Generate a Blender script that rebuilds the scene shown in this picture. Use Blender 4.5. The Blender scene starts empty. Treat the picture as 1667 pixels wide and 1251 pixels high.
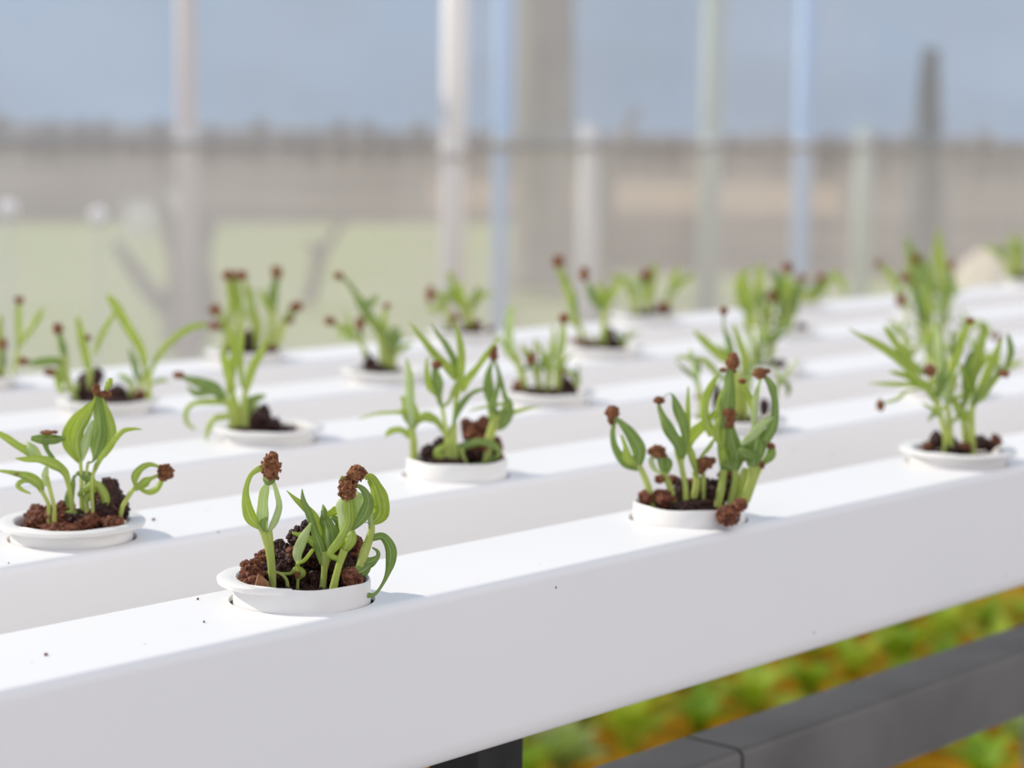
import bpy, bmesh, math, random
from mathutils import Vector, Matrix, noise
random.seed(7)
C = bpy.context.scene.collection
# ------------------------------------------------------------------ camera
F_PX, YAW, PIT, ROL, CAM_H = 3545.5, math.radians(41.289), math.radians(6.780), math.radians(0.791), 0.1779
IW, IH = 1667.0, 1251.0
FWD = Vector((math.cos(YAW)*math.cos(PIT), math.sin(YAW)*math.cos(PIT), -math.sin(PIT)))
RT = Vector((math.sin(YAW), -math.cos(YAW), 0)); UP = RT.cross(FWD)
R2 = RT*math.cos(ROL) + UP*math.sin(ROL); U2 = -RT*math.sin(ROL) + UP*math.cos(ROL)
CAM = Vector((0, 0, CAM_H))
cd = bpy.data.cameras.new('camera'); cam = bpy.data.objects.new('camera', cd); C.objects.link(cam)
M = Matrix(((R2.x, U2.x, -FWD.x, CAM.x), (R2.y, U2.y, -FWD.y, CAM.y), (R2.z, U2.z, -FWD.z, CAM.z), (0, 0, 0, 1)))
cam.matrix_world = M
cd.sensor_fit = 'HORIZONTAL'; cd.sensor_width = 36.0; cd.lens = F_PX*36.0/IW
cd.clip_start = 0.02; cd.clip_end = 600
cd.dof.use_dof = True; cd.dof.focus_distance = 0.825; cd.dof.aperture_fstop = cd.lens/8.8
bpy.context.scene.camera = cam
# ------------------------------------------------------------------ light
w = bpy.data.worlds.new('hazy_sky'); bpy.context.scene.world = w; w.use_nodes = True
nt = w.node_tree; nt.nodes.clear()
wo = nt.nodes.new('ShaderNodeOutputWorld'); bg = nt.nodes.new('ShaderNodeBackground')
tc = nt.nodes.new('ShaderNodeTexCoord'); sx = nt.nodes.new('ShaderNodeSeparateXYZ')
nt.links.new(tc.outputs['Generated'], sx.inputs[0])
# bright haze towards the camera's back, bluer sky beyond the tables
mr = nt.nodes.new('ShaderNodeMapRange'); mr.inputs[1].default_value = -0.45; mr.inputs[2].default_value = 0.45
nt.links.new(sx.outputs[1], mr.inputs[0])
mix = nt.nodes.new('ShaderNodeMix'); mix.data_type = 'RGBA'
mix.inputs[6].default_value = (0.91, 0.895, 0.945, 1)
mix.inputs[7].default_value = (0.31, 0.44, 0.61, 1)
nt.links.new(mr.outputs[0], mix.inputs[0])
nz = nt.nodes.new('ShaderNodeTexNoise'); nz.inputs['Scale'].default_value = 9; nz.inputs['Detail'].default_value = 3
mp = nt.nodes.new('ShaderNodeMapping'); mp.inputs['Scale'].default_value = (1, 1, 2.2)
nt.links.new(tc.outputs['Generated'], mp.inputs[0]); nt.links.new(mp.outputs[0], nz.inputs['Vector'])
m2 = nt.nodes.new('ShaderNodeMix'); m2.data_type = 'RGBA'; m2.blend_type = 'MULTIPLY'; m2.inputs[0].default_value = 1
cr = nt.nodes.new('ShaderNodeMapRange'); cr.inputs[1].default_value = .3; cr.inputs[2].default_value = .7
cr.inputs[3].default_value = .86; cr.inputs[4].default_value = 1.12
nt.links.new(nz.outputs[0], cr.inputs[0]); nt.links.new(mix.outputs[2], m2.inputs[6]); nt.links.new(cr.outputs[0], m2.inputs[7])
nt.links.new(m2.outputs[2], bg.inputs[0]); bg.inputs[1].default_value = 1.0
nt.links.new(bg.outputs[0], wo.inputs[0])
sd = bpy.data.lights.new('sun', 'SUN'); sun = bpy.data.objects.new('sun', sd); C.objects.link(sun)
sd.energy = 3.7; sd.angle = math.radians(1.2); sd.color = (1.0, 0.90, 0.77)
S_AZ, S_EL = math.radians(-62), math.radians(31)
sun.rotation_euler = Vector((math.cos(S_AZ)*math.cos(S_EL), math.sin(S_AZ)*math.cos(S_EL), -math.sin(S_EL))).to_track_quat('-Z', 'Y').to_euler()
vs = bpy.context.scene.view_settings
vs.view_transform = 'Standard'; vs.look = 'None'; vs.gamma = 1; vs.exposure = 0.0; vs.use_curve_mapping = False
bpy.context.scene.cycles.max_bounces = 10; bpy.context.scene.cycles.transparent_max_bounces = 16

# ------------------------------------------------------------------ helpers
def ray(px, py): return FWD + R2*((px-IW/2)/F_PX) - U2*((py-IH/2)/F_PX)
def on_z(px, py, z):
    v = ray(px, py); return CAM + v*((z-CAM.z)/v.z)
def on_y(px, py, y):
    v = ray(px, py); return CAM + v*(y/v.y)
def at_dist(px, py, d):
    v = ray(px, py); h = Vector((v.x, v.y, 0)).length; return CAM + v*(d/h)
HF = Vector((math.cos(YAW), math.sin(YAW), 0))      # horizontal view direction

def tag(o, label=None, cat=None, group=None, kind=None):
    if label: o['label'] = label
    if cat: o['category'] = cat
    if group: o['group'] = group
    if kind: o['kind'] = kind
    return o
def mesh_obj(name, bm, mat, parent=None, smooth=True):
    me = bpy.data.meshes.new(name); bm.normal_update(); bm.to_mesh(me); bm.free()
    if smooth:
        me.polygons.foreach_set('use_smooth', [True]*len(me.polygons))
    for m in (mat if isinstance(mat, (list, tuple)) else [mat]): me.materials.append(m)
    o = bpy.data.objects.new(name, me); C.objects.link(o)
    if parent: o.parent = parent; o.matrix_parent_inverse = parent.matrix_world.inverted()
    return o
def empty(name, loc):
    o = bpy.data.objects.new(name, None); o.empty_display_size = .01; C.objects.link(o); o.location = loc
    o.matrix_world = Matrix.Translation(loc); return o
def rings(bm, loops, closed_ends=True, uvl=None):
    vs_ = [[bm.verts.new(p) for p in lp] for lp in loops]
    n = len(vs_[0])
    for i in range(len(vs_)-1):
        for j in range(n):
            bm.faces.new((vs_[i][j], vs_[i][(j+1) % n], vs_[i+1][(j+1) % n], vs_[i+1][j]))
    if closed_ends:
        bm.faces.new(vs_[0][::-1]); bm.faces.new(vs_[-1])
    return vs_
def catmull(pts, n):
    # pts: list of tuples of equal length -> smooth resample
    P = [pts[0]] + list(pts) + [pts[-1]]; out = []
    seg = len(pts)-1
    for s in range(seg):
        a, b, c, d = P[s:s+4]
        for i in range(n):
            t = i/n
            out.append(tuple(.5*((2*b[k]) + (-a[k]+c[k])*t + (2*a[k]-5*b[k]+4*c[k]-d[k])*t*t + (-a[k]+3*b[k]-3*c[k]+d[k])*t**3) for k in range(len(b))))
    out.append(tuple(pts[-1])); return out
def box(bm, lo, hi):
    x0, y0, z0 = lo; x1, y1, z1 = hi
    rings(bm, [[(x0, y0, z0), (x1, y0, z0), (x1, y1, z0), (x0, y1, z0)], [(x0, y0, z1), (x1, y0, z1), (x1, y1, z1), (x0, y1, z1)]])
def cyl(bm, a, b, r0, r1=None, n=16):
    a = Vector(a); b = Vector(b); r1 = r0 if r1 is None else r1
    t = (b-a).normalized(); u = t.orthogonal().normalized(); v = t.cross(u)
    rings(bm, [[p + (u*math.cos(q*2*math.pi/n)+v*math.sin(q*2*math.pi/n))*r for q in range(n)] for p, r in ((a, r0), (b, r1))])

# ------------------------------------------------------------------ materials
def mat(name, color, rough=.6, spec=.3, var=None, scale=20, bump=0, bscale=60, trans=0, tcol=None, obj=False, dist=.002, detail=4):
    m = bpy.data.materials.new(name); m.use_nodes = True; t = m.node_tree; b = t.nodes['Principled BSDF']
    b.inputs['Roughness'].default_value = rough; b.inputs['Specular IOR Level'].default_value = spec
    b.inputs['Base Color'].default_value = (*color, 1)
    co = t.nodes.new('ShaderNodeNewGeometry').outputs['Position']
    if var:
        n = t.nodes.new('ShaderNodeTexNoise'); n.inputs['Scale'].default_value = scale; n.inputs['Detail'].default_value = detail
        t.links.new(co, n.inputs['Vector'])
        r = t.nodes.new('ShaderNodeMapRange'); r.inputs[1].default_value = .35; r.inputs[2].default_value = .65
        t.links.new(n.outputs[0], r.inputs[0])
        x = t.nodes.new('ShaderNodeMix'); x.data_type = 'RGBA'; x.inputs[6].default_value = (*color, 1); x.inputs[7].default_value = (*var, 1)
        t.links.new(r.outputs[0], x.inputs[0]); t.links.new(x.outputs[2], b.inputs['Base Color'])
    if bump:
        n = t.nodes.new('ShaderNodeTexNoise'); n.inputs['Scale'].default_value = bscale; n.inputs['Detail'].default_value = 5
        t.links.new(co, n.inputs['Vector'])
        q = t.nodes.new('ShaderNodeBump'); q.inputs['Strength'].default_value = bump; q.inputs['Distance'].default_value = dist
        t.links.new(n.outputs[0], q.inputs['Height']); t.links.new(q.outputs[0], b.inputs['Normal'])
    if trans:
        tr = t.nodes.new('ShaderNodeBsdfTranslucent'); tr.inputs[0].default_value = (*(tcol or color), 1)
        mx = t.nodes.new('ShaderNodeMixShader'); mx.inputs[0].default_value = trans
        o = t.nodes['Material Output']
        t.links.new(b.outputs[0], mx.inputs[1]); t.links.new(tr.outputs[0], mx.inputs[2]); t.links.new(mx.outputs[0], o.inputs[0])
    return m
def leaf_mat(name, c1, c2, vein, tcol, trans=.35):
    m = mat(name, c1, .42, .45, var=c2, scale=160, bump=.25, bscale=500, trans=trans, tcol=tcol, dist=.0006)
    t = m.node_tree; b = t.nodes['Principled BSDF']
    src = b.inputs['Base Color'].links[0].from_socket
    uv = t.nodes.new('ShaderNodeUVMap'); sp = t.nodes.new('ShaderNodeSeparateXYZ'); t.links.new(uv.outputs[0], sp.inputs[0])
    # a pale midrib and two side veins running along the blade
    def band(c, wd):
        a = t.nodes.new('ShaderNodeMath'); a.operation = 'SUBTRACT'; a.inputs[1].default_value = c; t.links.new(sp.outputs[0], a.inputs[0])
        d = t.nodes.new('ShaderNodeMath'); d.operation = 'ABSOLUTE'; t.links.new(a.outputs[0], d.inputs[0])
        e = t.nodes.new('ShaderNodeMapRange'); e.inputs[1].default_value = wd; e.inputs[2].default_value = 0; t.links.new(d.outputs[0], e.inputs[0]); return e.outputs[0]
    s1 = band(.5, .09); s2 = band(.24, .05); s3 = band(.76, .05)
    ad = t.nodes.new('ShaderNodeMath'); t.links.new(s2, ad.inputs[0]); t.links.new(s3, ad.inputs[1])
    ml = t.nodes.new('ShaderNodeMath'); ml.operation = 'MULTIPLY'; ml.inputs[1].default_value = .55; t.links.new(ad.outputs[0], ml.inputs[0])
    mxm = t.nodes.new('ShaderNodeMath'); mxm.operation = 'MAXIMUM'; t.links.new(ml.outputs[0], mxm.inputs[0]); t.links.new(s1, mxm.inputs[1])
    x = t.nodes.new('ShaderNodeMix'); x.data_type = 'RGBA'; x.inputs[7].default_value = (*vein, 1)
    t.links.new(mxm.outputs[0], x.inputs[0]); t.links.new(src, x.inputs[6]); t.links.new(x.outputs[2], b.inputs['Base Color'])
    return m
LEAF = {
 'l': leaf_mat('leaf_green', (.32, .42, .07), (.43, .53, .12), (.68, .76, .36), (.74, .86, .10), .45),
 'g': leaf_mat('leaf_dark_green', (.18, .28, .06), (.27, .38, .09), (.50, .60, .28), (.50, .68, .09), .36),
 'p': leaf_mat('leaf_pale', (.50, .62, .28), (.60, .70, .40), (.76, .82, .58), (.78, .90, .38), .42)}
STEM = mat('stem_yellow_green', (.48, .58, .14), .4, .45, var=(.60, .66, .24), scale=90, trans=.38, tcol=(.78, .86, .18))
PVC = mat('white_pvc', (.86, .86, .87), .42, .25, var=(.88, .875, .88), scale=9, bump=.03, bscale=300)
POTM = mat('white_plastic', (.84, .83, .81), .38, .35, var=(.80, .79, .77), scale=60)
SOILD = mat('dark_peat', (.026, .012, .011), .5, .4, var=(.085, .030, .022), scale=500, bump=.8, bscale=900)
SOILR = mat('red_brown_coir', (.29, .10, .045), .6, .4, var=(.12, .038, .022), scale=420, bump=.8, bscale=900)
CHIP = mat('bark_chip', (.38, .19, .10), .8, .2, var=(.22, .10, .05), scale=300, bump=.6, bscale=700)
HUSK = mat('seed_husk', (.40, .175, .075), .7, .3, var=(.20, .075, .035), scale=400, bump=.9, bscale=800)
STEEL = mat('galvanised_steel', (.12, .115, .108), .5, .5, var=(.17, .165, .16), scale=14, bump=.12, bscale=120)
STEEL.node_tree.nodes['Principled BSDF'].inputs['Metallic'].default_value = .35
BLACK = mat('black_steel', (.012, .011, .011), .55, .35, var=(.03, .028, .026), scale=40)
# dark specks of dirt on the channel plastic
t = PVC.node_tree; b = t.nodes['Principled BSDF']; src = b.inputs['Base Color'].links[0].from_socket
geo = t.nodes.new('ShaderNodeNewGeometry'); vo = t.nodes.new('ShaderNodeTexVoronoi'); vo.inputs['Scale'].default_value = 42
t.links.new(geo.outputs['Position'], vo.inputs['Vector'])
lt = t.nodes.new('ShaderNodeMath'); lt.operation = 'LESS_THAN'; lt.inputs[1].default_value = .028; t.links.new(vo.outputs['Distance'], lt.inputs[0])
x = t.nodes.new('ShaderNodeMix'); x.data_type = 'RGBA'; x.inputs[7].default_value = (.42, .38, .36, 1)
t.links.new(lt.outputs[0], x.inputs[0]); t.links.new(src, x.inputs[6]); t.links.new(x.outputs[2], b.inputs['Base Color'])

# ------------------------------------------------------------------ ground and greenhouse side
GZ = -0.85
def slab(name, pts, z0, z1, m, **k):
    bm = bmesh.new(); rings(bm, [[(p[0], p[1], z0) for p in pts], [(p[0], p[1], z1) for p in pts]]); o = mesh_obj(name, bm, m, smooth=False); tag(o, **k); return o
GROUND = mat('brown_earth', (.27, .235, .18), .9, .1, var=(.14, .118, .09), scale=.22, detail=2)
GRASS = mat('short_grass', (.44, .50, .22), .9, .1, var=(.50, .54, .30), scale=.8, detail=3)
PATHM = mat('sandy_path', (.48, .37, .25), .9, .1, var=(.38, .30, .21), scale=.5, detail=2)
FLOORM = mat('amber_mulch', (.46, .22, .006), .85, .05, var=(.34, .17, .008), scale=5, bump=.8, bscale=60, dist=.01)
def gq(d0, d1, a0, a1):      # a patch of ground between two distances and two bearings (pixels at the horizon)
    out = []
    for px, d in ((a0, d0), (a1, d0), (a1, d1), (a0, d1)):
        v = ray(px, 247); h = Vector((v.x, v.y, 0)).normalized()*d; out.append((h.x, h.y))
    return out
o = slab('ground', [(-150, -60), (250, -60), (250, 320), (-150, 320)], GZ-.4, GZ-.012, GROUND, kind='structure')
# grass verge outside, running along the greenhouse side (deeper at the left)
slab('grass_verge', gq(9.0, 23, -1500, 838) , GZ-.01, GZ, GRASS, label='pale green grass verge seen through the film at the left', cat='grass', kind='stuff')
slab('grass_verge', gq(10.4, 15.5, 840, 1900), GZ-.01, GZ, GRASS, label='pale green grass verge seen through the film at the right', cat='grass', kind='stuff')
slab('field_path', gq(27, 41, 700, 1370), GZ-.02, GZ, PATHM, kind='structure')
slab('floor', [(-4, -5), (12, -5), (12, 4.35), (-4, 4.35)], GZ-.02, GZ, mat('concrete', (.50, .49, .48), .85, .2, var=(.42, .41, .41), scale=3), kind='structure')
slab('mulch_bed', [(2.1, 1.9), (2.7, 1.9), (2.7, 1.2), (8.8, 1.2), (8.8, 3.9), (4.2, 3.9), (4.2, 3.0), (2.1, 3.0)], GZ, GZ+.015, FLOORM, label='amber mulch ground seen below the channel behind the beam', cat='mulch', kind='stuff')

# ------------------------------------------------------------------ growing channels
Y1, PITCH, SP = 0.5888, 0.1577, 0.2419
OFF = [0.5525, 0.5661, 0.8227-SP, 0.8339-SP, 0.8454-SP]     # x of hole 0 of each channel
# holes by (channel, index): index as x = OFF + k*SP
HR = 0.0275; YFRONT, YBACK, CHH = -.0325, .0350, .0695
def rrect(y0, y1, z0, z1, rt, rb, n=7):
    pts = []
    for (cy, cz, r, a0) in ((y1-rt, z1-rt, rt, 0), (y0+rt, z1-rt, rt, 90), (y0+rb, z0+rb, rb, 180), (y1-rb, z0+rb, rb, 270)):
        for i in range(n+1):
            a = math.radians(a0+90*i/n); pts.append((cy+r*math.cos(a), cz+r*math.sin(a)))
    return pts
def make_channel(ci, holes, x0, x1, label):
    yc = Y1+ci*PITCH
    out = rrect(yc+YFRONT, yc+YBACK, -CHH, 0, .0042, .010); inn = rrect(yc+YFRONT+.0022, yc+YBACK-.0022, -CHH+.0022, -.0022, .0025, .008)
    bm = bmesh.new(); n = len(out)
    A = [bm.verts.new((x0, *p)) for p in out]; B = [bm.verts.new((x1, *p)) for p in out]
    Ai = [bm.verts.new((x0, *p)) for p in inn]; Bi = [bm.verts.new((x1, *p)) for p in inn]
    for j in range(n):
        k = (j+1) % n
        bm.faces.new((A[j], B[j], B[k], A[k])); bm.faces.new((Ai[j], Ai[k], Bi[k], Bi[j]))
        bm.faces.new((A[j], A[k], Ai[k], Ai[j])); bm.faces.new((B[j], Bi[j], Bi[k], B[k]))
    bmesh.ops.recalc_face_normals(bm, faces=bm.faces)
    o = mesh_obj('growing_channel', bm, PVC)
    cb = bmesh.new()
    for hx in holes: cyl(cb, (hx, yc, -.012), (hx, yc, .012), HR, n=64)
    bmesh.ops.recalc_face_normals(cb, faces=cb.faces)
    cut = mesh_obj('cutter', cb, PVC, smooth=False)
    md = o.modifiers.new('holes', 'BOOLEAN'); md.object = cut; md.operation = 'DIFFERENCE'; md.solver = 'EXACT'
    dg = bpy.context.evaluated_depsgraph_get(); dg.update()
    me = bpy.data.meshes.new_from_object(o.evaluated_get(dg)); o.modifiers.clear(); o.data = me
    bpy.data.objects.remove(cut, do_unlink=True)
    # smooth the rounded corners, keep the rims of the holes crisp
    try: me.set_sharp_from_angle(angle=math.radians(40))
    except Exception: pass
    tag(o, label, 'hydroponic channel', 'white growing channels'); return o
KR = [(-1, 3), (-1, 3), (0, 4), (0, 5), (0, 6)]
names = ['front', 'second', 'third', 'fourth', 'rear']
clab = ['nearest white plastic growing channel with its tall side facing the camera',
        'white growing channel directly behind the front one, second of the five rows',
        'white growing channel in the middle of the five rows',
        'white growing channel just in front of the rearmost row',
        'rearmost white growing channel, its far edge against the film']
KS = [range(0, 3), range(0, 4), range(0, 4), range(0, 5), range(0, 7)]
for ci in range(5):
    off = OFF[ci]+(SP if ci > 1 else 0)
    make_channel(ci, [off+k*SP for k in KS[ci]] if ci < 4 else [OFF[4]+(SP)+k*SP for k in KS[ci]], .18 if ci < 2 else .35, 3.1, clab[ci])
def hole_xy(ci, k):
    off = OFF[ci]+(SP if ci > 1 else 0); return off+k*SP, Y1+ci*PITCH

# supports: galvanised beam along the bench, black post on it, and further cross bars
bz, by0, by1, br = -.12, .589, .626, .004
def beam(x0, x1, label):
    bm = bmesh.new(); pr = rrect(by0, by1, bz-.04, bz, br, br, 5)
    rings(bm, [[(x0, *p) for p in pr], [(x1, *p) for p in pr]]); bmesh.ops.recalc_face_normals(bm, faces=bm.faces)
    o = mesh_obj('support_beam', bm, STEEL); o.data.set_sharp_from_angle(angle=math.radians(50)); tag(o, label, 'steel beam', 'steel beam lengths below the channels')
xj = on_z(1118, 1200, bz).x
beam(.25, xj-.0012, 'grey square steel beam below the channel, left of the dark joint')
beam(xj+.0012, 2.2, 'grey square steel beam below the channel, right of the dark joint')
bm = bmesh.new(); pr = rrect(by0+.0015, by1-.0015, bz-.0385, bz-.0015, br, br, 5); rings(bm, [[(xj-.02, *p) for p in pr], [(xj+.02, *p) for p in pr]])
tag(mesh_obj('beam_joint', bm, BLACK), 'black connector showing in the joint of the steel beam', 'connector')
# black post standing on the beam under the front channel
pr_ = on_y(851, 1215, by0+.003)
root = empty('channel_support', (pr_.x-.016, by0+.016, bz))
bm = bmesh.new(); pp = [(pr_.x-.0285, by0+.003), (pr_.x, by0+.003), (pr_.x, by0+.031), (pr_.x-.0285, by0+.031)]
rings(bm, [[(p[0], p[1], z) for p in pp] for z in (bz, -CHH-.0045)]); mesh_obj('post', bm, BLACK, root, smooth=False)
bm = bmesh.new(); box(bm, (pr_.x-.0285, by0+.003, -CHH-.0045), (pr_.x, Y1+YBACK-.006, -CHH)); mesh_obj('saddle_plate', bm, BLACK, root, smooth=False)
bm = bmesh.new(); cyl(bm, (pr_.x-.013, by0+.0032, bz+.022), (pr_.x-.013, by0-.0005, bz+.022), .0035, n=6); mesh_obj('bolt', bm, STEEL, root, smooth=False)
tag(root, 'black square post carrying the front channel on the steel beam', 'post')
# cross bars that carry all five channels, outside the visible part of the front channel's side
for xx, lb in ((.30, 'steel cross bar under the five channels at their left end'), (2.35, 'steel cross bar under the five channels at their far right end')):
    bm = bmesh.new(); box(bm, (xx, .60, bz), (xx+.04, Y1+4*PITCH+.04, -CHH)); tag(mesh_obj('cross_bar', bm, STEEL, smooth=False), lb, 'steel beam')
    for yy in (.607, Y1+4*PITCH-.01):
        bm = bmesh.new(); box(bm, (xx, yy-.018, GZ), (xx+.04, yy+.018, bz if yy > .7 else bz-.04)); tag(mesh_obj('bench_leg', bm, STEEL, smooth=False), ('near' if yy < .7 else 'rear')+' grey steel leg of the bench, '+('left' if xx < 1 else 'right')+' end', 'bench leg')

# ------------------------------------------------------------------ pots
def lathe(bm, prof, n=64, a0=0, a1=360, cx=0, cy=0):
    full = a1-a0 >= 360; m = n if full else n+1
    cols = []
    for j in range(m):
        a = math.radians(a0+(a1-a0)*j/n); s = 1.0
        cols.append([bm.verts.new((cx+r*math.cos(a), cy+r*math.sin(a), z)) for r, z in prof])
    k = len(prof)
    for j in range(n if full else n):
        A = cols[j]; B = cols[(j+1) % m]
        for i in range(k): bm.faces.new((A[i], B[i], B[(i+1) % k], A[(i+1) % k]))
    if not full:
        bm.faces.new(cols[0]); bm.faces.new(cols[-1][::-1])
    bmesh.ops.recalc_face_normals(bm, faces=bm.faces)
def make_pot(x, y, h, style, tilt=(0, 0)):
    ro = .0256
    prof = [(ro-.0016, h-.0004), (ro-.0006, h), (ro, h-.0007), (ro+.0002, 0), (ro-.0007, -.010), (.0215, -.050), (.002, -.0505), (.002, -.049), (.020, -.0485),
            (ro-.003, -.010), (ro-.002, 0), (ro-.0019, h-.0012)]
    bm = bmesh.new(); lathe(bm, prof)
    for v in bm.verts:                                   # slightly wavy, hand-cut lip
        if v.co.z > h*.5: v.co.z += .0003*math.sin(5*math.atan2(v.co.y, v.co.x)+x*40)
    o = mesh_obj('net_pot', bm, POTM); o.data.set_sharp_from_angle(angle=math.radians(55))
    if style:
        bm = bmesh.new(); R = .0313
        fp = [(ro-.0012, h-.0002), (R-.001, h+.0004), (R, h-.0004), (R-.0003, h-.0018), (R-.0022, h-.0026), (ro-.0008, h-.0030)]
        if style == 'full': lathe(bm, fp)
        else:
            lathe(bm, fp, n=44, a0=62, a1=218)
            for v in bm.verts:
                a = math.degrees(math.atan2(v.co.y, v.co.x)) % 360; e = min(a-62, 218-a)/50; e = max(0, min(1, e)); e = e*e*(3-2*e)
                rr = math.hypot(v.co.x, v.co.y); k = (ro-.0012 + (rr-ro+.0012)*(.15+.95*e))/rr
                v.co.x *= k; v.co.y *= k
        f = mesh_obj('rim_flange', bm, POTM); f.parent = o; f.data.set_sharp_from_angle(angle=math.radians(50))
    o.location = (x, y, 0); o.rotation_euler = (tilt[0], tilt[1], 0)
    return o

# ------------------------------------------------------------------ soil
ICO = None
def ico_data():
    b = bmesh.new(); bmesh.ops.create_icosphere(b, subdivisions=1, radius=1); v = [x.co.copy() for x in b.verts]; f = [[q.index for q in p.verts] for p in b.faces]; b.free(); return v, f
IV, IF = ico_data()
def grain(bm, p, r, rnd, sub=True):
    rot = Matrix.Rotation(rnd.uniform(0, 6.28), 3, Vector((rnd.gauss(0, 1), rnd.gauss(0, 1), rnd.gauss(0, 1))).normalized())
    s = Vector((rnd.uniform(.6, 1.3), rnd.uniform(.6, 1.3), rnd.uniform(.6, 1.3)))*r
    vv = [bm.verts.new(p + rot @ Vector((v.x*s.x, v.y*s.y, v.z*s.z))*rnd.uniform(.8, 1.15)) for v in IV]
    for f in IF: bm.faces.new([vv[i] for i in f])
def lump(bm, c, rx, rz, rnd, ng, gs):
    b = bmesh.new(); bmesh.ops.create_icosphere(b, subdivisions=3, radius=1)
    off = Vector((rnd.uniform(0, 99), rnd.uniform(0, 99), rnd.uniform(0, 99)))
    mp_ = []
    for v in b.verts:
        k = .88+.35*noise.noise(v.co*2.2+off)+.18*noise.noise(v.co*6+off)
        mp_.append(bm.verts.new(c + Vector((v.co.x*rx, v.co.y*rx, v.co.z*rz))*k))
    for f in b.faces: bm.faces.new([mp_[q.index] for q in f.verts])
    b.free()
    for i in range(ng):
        d = Vector((rnd.gauss(0, 1), rnd.gauss(0, 1), rnd.gauss(0, 1)+.3)).normalized()
        grain(bm, c + Vector((d.x*rx, d.y*rx, d.z*rz))*rnd.uniform(.85, 1.05), gs*rnd.uniform(.5, 1.2), rnd)

# ------------------------------------------------------------------ seedlings
class Plane:
    """vertical plane through a pot, square to the view: turns a traced point into a place in the bench's space"""
    def __init__(s, x, y, org): s.p = Vector((x, y, 0)); s.org = org
    def at(s, zx, zy, d=0.0):
        ox, oy, k = s.org; v = ray(ox+zx/k, oy+zy/k)
        q = s.p + HF*d; return CAM + v*(((q-CAM).dot(HF))/v.dot(HF))
    def size(s, z, d=0.0): return z/s.org[2]*((s.p-CAM).dot(HF)+d)/F_PX

def build_leaf(name, pl, pts, depth, rnd, m, parent, tw):
    n = 6; q = catmull(pts, n); L = len(q)
    bulge = rnd.uniform(-.0022, .0022); ce = []
    for i, (a, b, wd) in enumerate(q):
        t = i/(L-1); base = pl.at(a, b, 0); d = depth(base.z) + bulge*math.sin(math.pi*t)
        ce.append((pl.at(a, b, d), max(pl.size(abs(wd)), .00035), t))
    phi0 = math.radians(rnd.uniform(-28, 28)+tw); phi1 = phi0+math.radians(rnd.uniform(-25, 25)); wob = rnd.uniform(0, 6)
    loops = []
    K = [-1, -.72, -.36, 0, .36, .72, 1]
    maxw = max(w_ for _, w_, _ in ce)
    for i, (c, wd, t) in enumerate(ce):
        a = ce[max(0, i-1)][0]; b = ce[min(L-1, i+1)][0]; tg = (b-a)
        if tg.length < 1e-7: tg = Vector((0, 0, 1))
        tg.normalize(); s = tg.cross(HF)
        if s.length < .05: s = R2.copy()
        s.normalize(); nn = s.cross(tg).normalized(); ph = phi0+(phi1-phi0)*t
        sd_ = s*math.cos(ph)+nn*math.sin(ph); nd = nn*math.cos(ph)-s*math.sin(ph)
        hw = wd/2/max(.8, math.cos(ph)); fold = .30*hw; th = .00018+.00022*min(1, wd/maxw)
        top = []; bot = []
        for k in K:
            z = abs(k)**1.3*fold + .16*hw*math.sin(t*19+wob+k*2)*abs(k)
            tk = th*(1-.7*abs(k))
            p = c + sd_*(hw*k) + nd*(z-fold*.4)
            top.append(p+nd*tk); bot.append(p-nd*tk)
        loops.append(top+bot[::-1])
    bm = bmesh.new(); uvl = bm.loops.layers.uv.new('UVMap')
    V = [[bm.verts.new(p) for p in lp] for lp in loops]; N = len(V[0]); nk = len(K)
    uu = [(k+1)/2 for k in K]+[(k+1)/2 for k in K[::-1]]
    for i in range(L-1):
        for j in range(N):
            j2 = (j+1) % N
            f = bm.faces.new((V[i][j], V[i][j2], V[i+1][j2], V[i+1][j]))
            for lo_, (u, v) in zip(f.loops, ((uu[j], i), (uu[j2], i), (uu[j2], i+1), (uu[j], i+1))): lo_[uvl].uv = (u, v/(L-1))
    bm.faces.new(V[0][::-1]); bm.faces.new(V[-1])
    bmesh.ops.recalc_face_normals(bm, faces=bm.faces)
    return mesh_obj(name, bm, m, parent)
def build_stem(pl, pts, depth, parent, potxy, extend, name='stem'):
    q = catmull(pts, 6); loops = []; cs = []
    for a, b, wd in q:
        z = pl.at(a, b, 0).z; d = depth(z); cs.append((pl.at(a, b, d), pl.size(wd)/2))
    if extend:
        c0, r0 = cs[0]; ax = Vector((potxy[0], potxy[1], 0)); h = Vector((c0.x, c0.y, 0))-ax
        tgt = ax + (h if h.length < .018 else h.normalized()*.018)
        e = Vector((tgt.x, tgt.y, min(c0.z-.004, -.004)))
        cs = [(e, r0*.9), ((e+c0)/2, r0)]+cs
    n = 10; L = len(cs)
    for i, (c, r) in enumerate(cs):
        tg = (cs[min(L-1, i+1)][0]-cs[max(0, i-1)][0]).normalized(); s = tg.cross(HF).normalized(); nn = s.cross(tg)
        loops.append([c + (s*math.cos(2*math.pi*j/n) + nn*math.sin(2*math.pi*j/n)*.85)*r for j in range(n)])
    bm = bmesh.new(); rings(bm, loops); bmesh.ops.recalc_face_normals(bm, faces=bm.faces)
    return mesh_obj(name, bm, STEM, parent)
def build_husk(pl, x, y, rx, ry, depth, rnd, parent, fine, m=None, name='seed_husk'):
    z = pl.at(x, y).z; d = depth(z); c = pl.at(x, y, d); a = pl.size(rx); b = pl.size(ry)
    bm = bmesh.new(); lump(bm, c, a*1.08, b*1.08, rnd, fine, min(a, b)*.24)
    return mesh_obj(name, bm, m or HUSK, parent, smooth=True)
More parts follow.
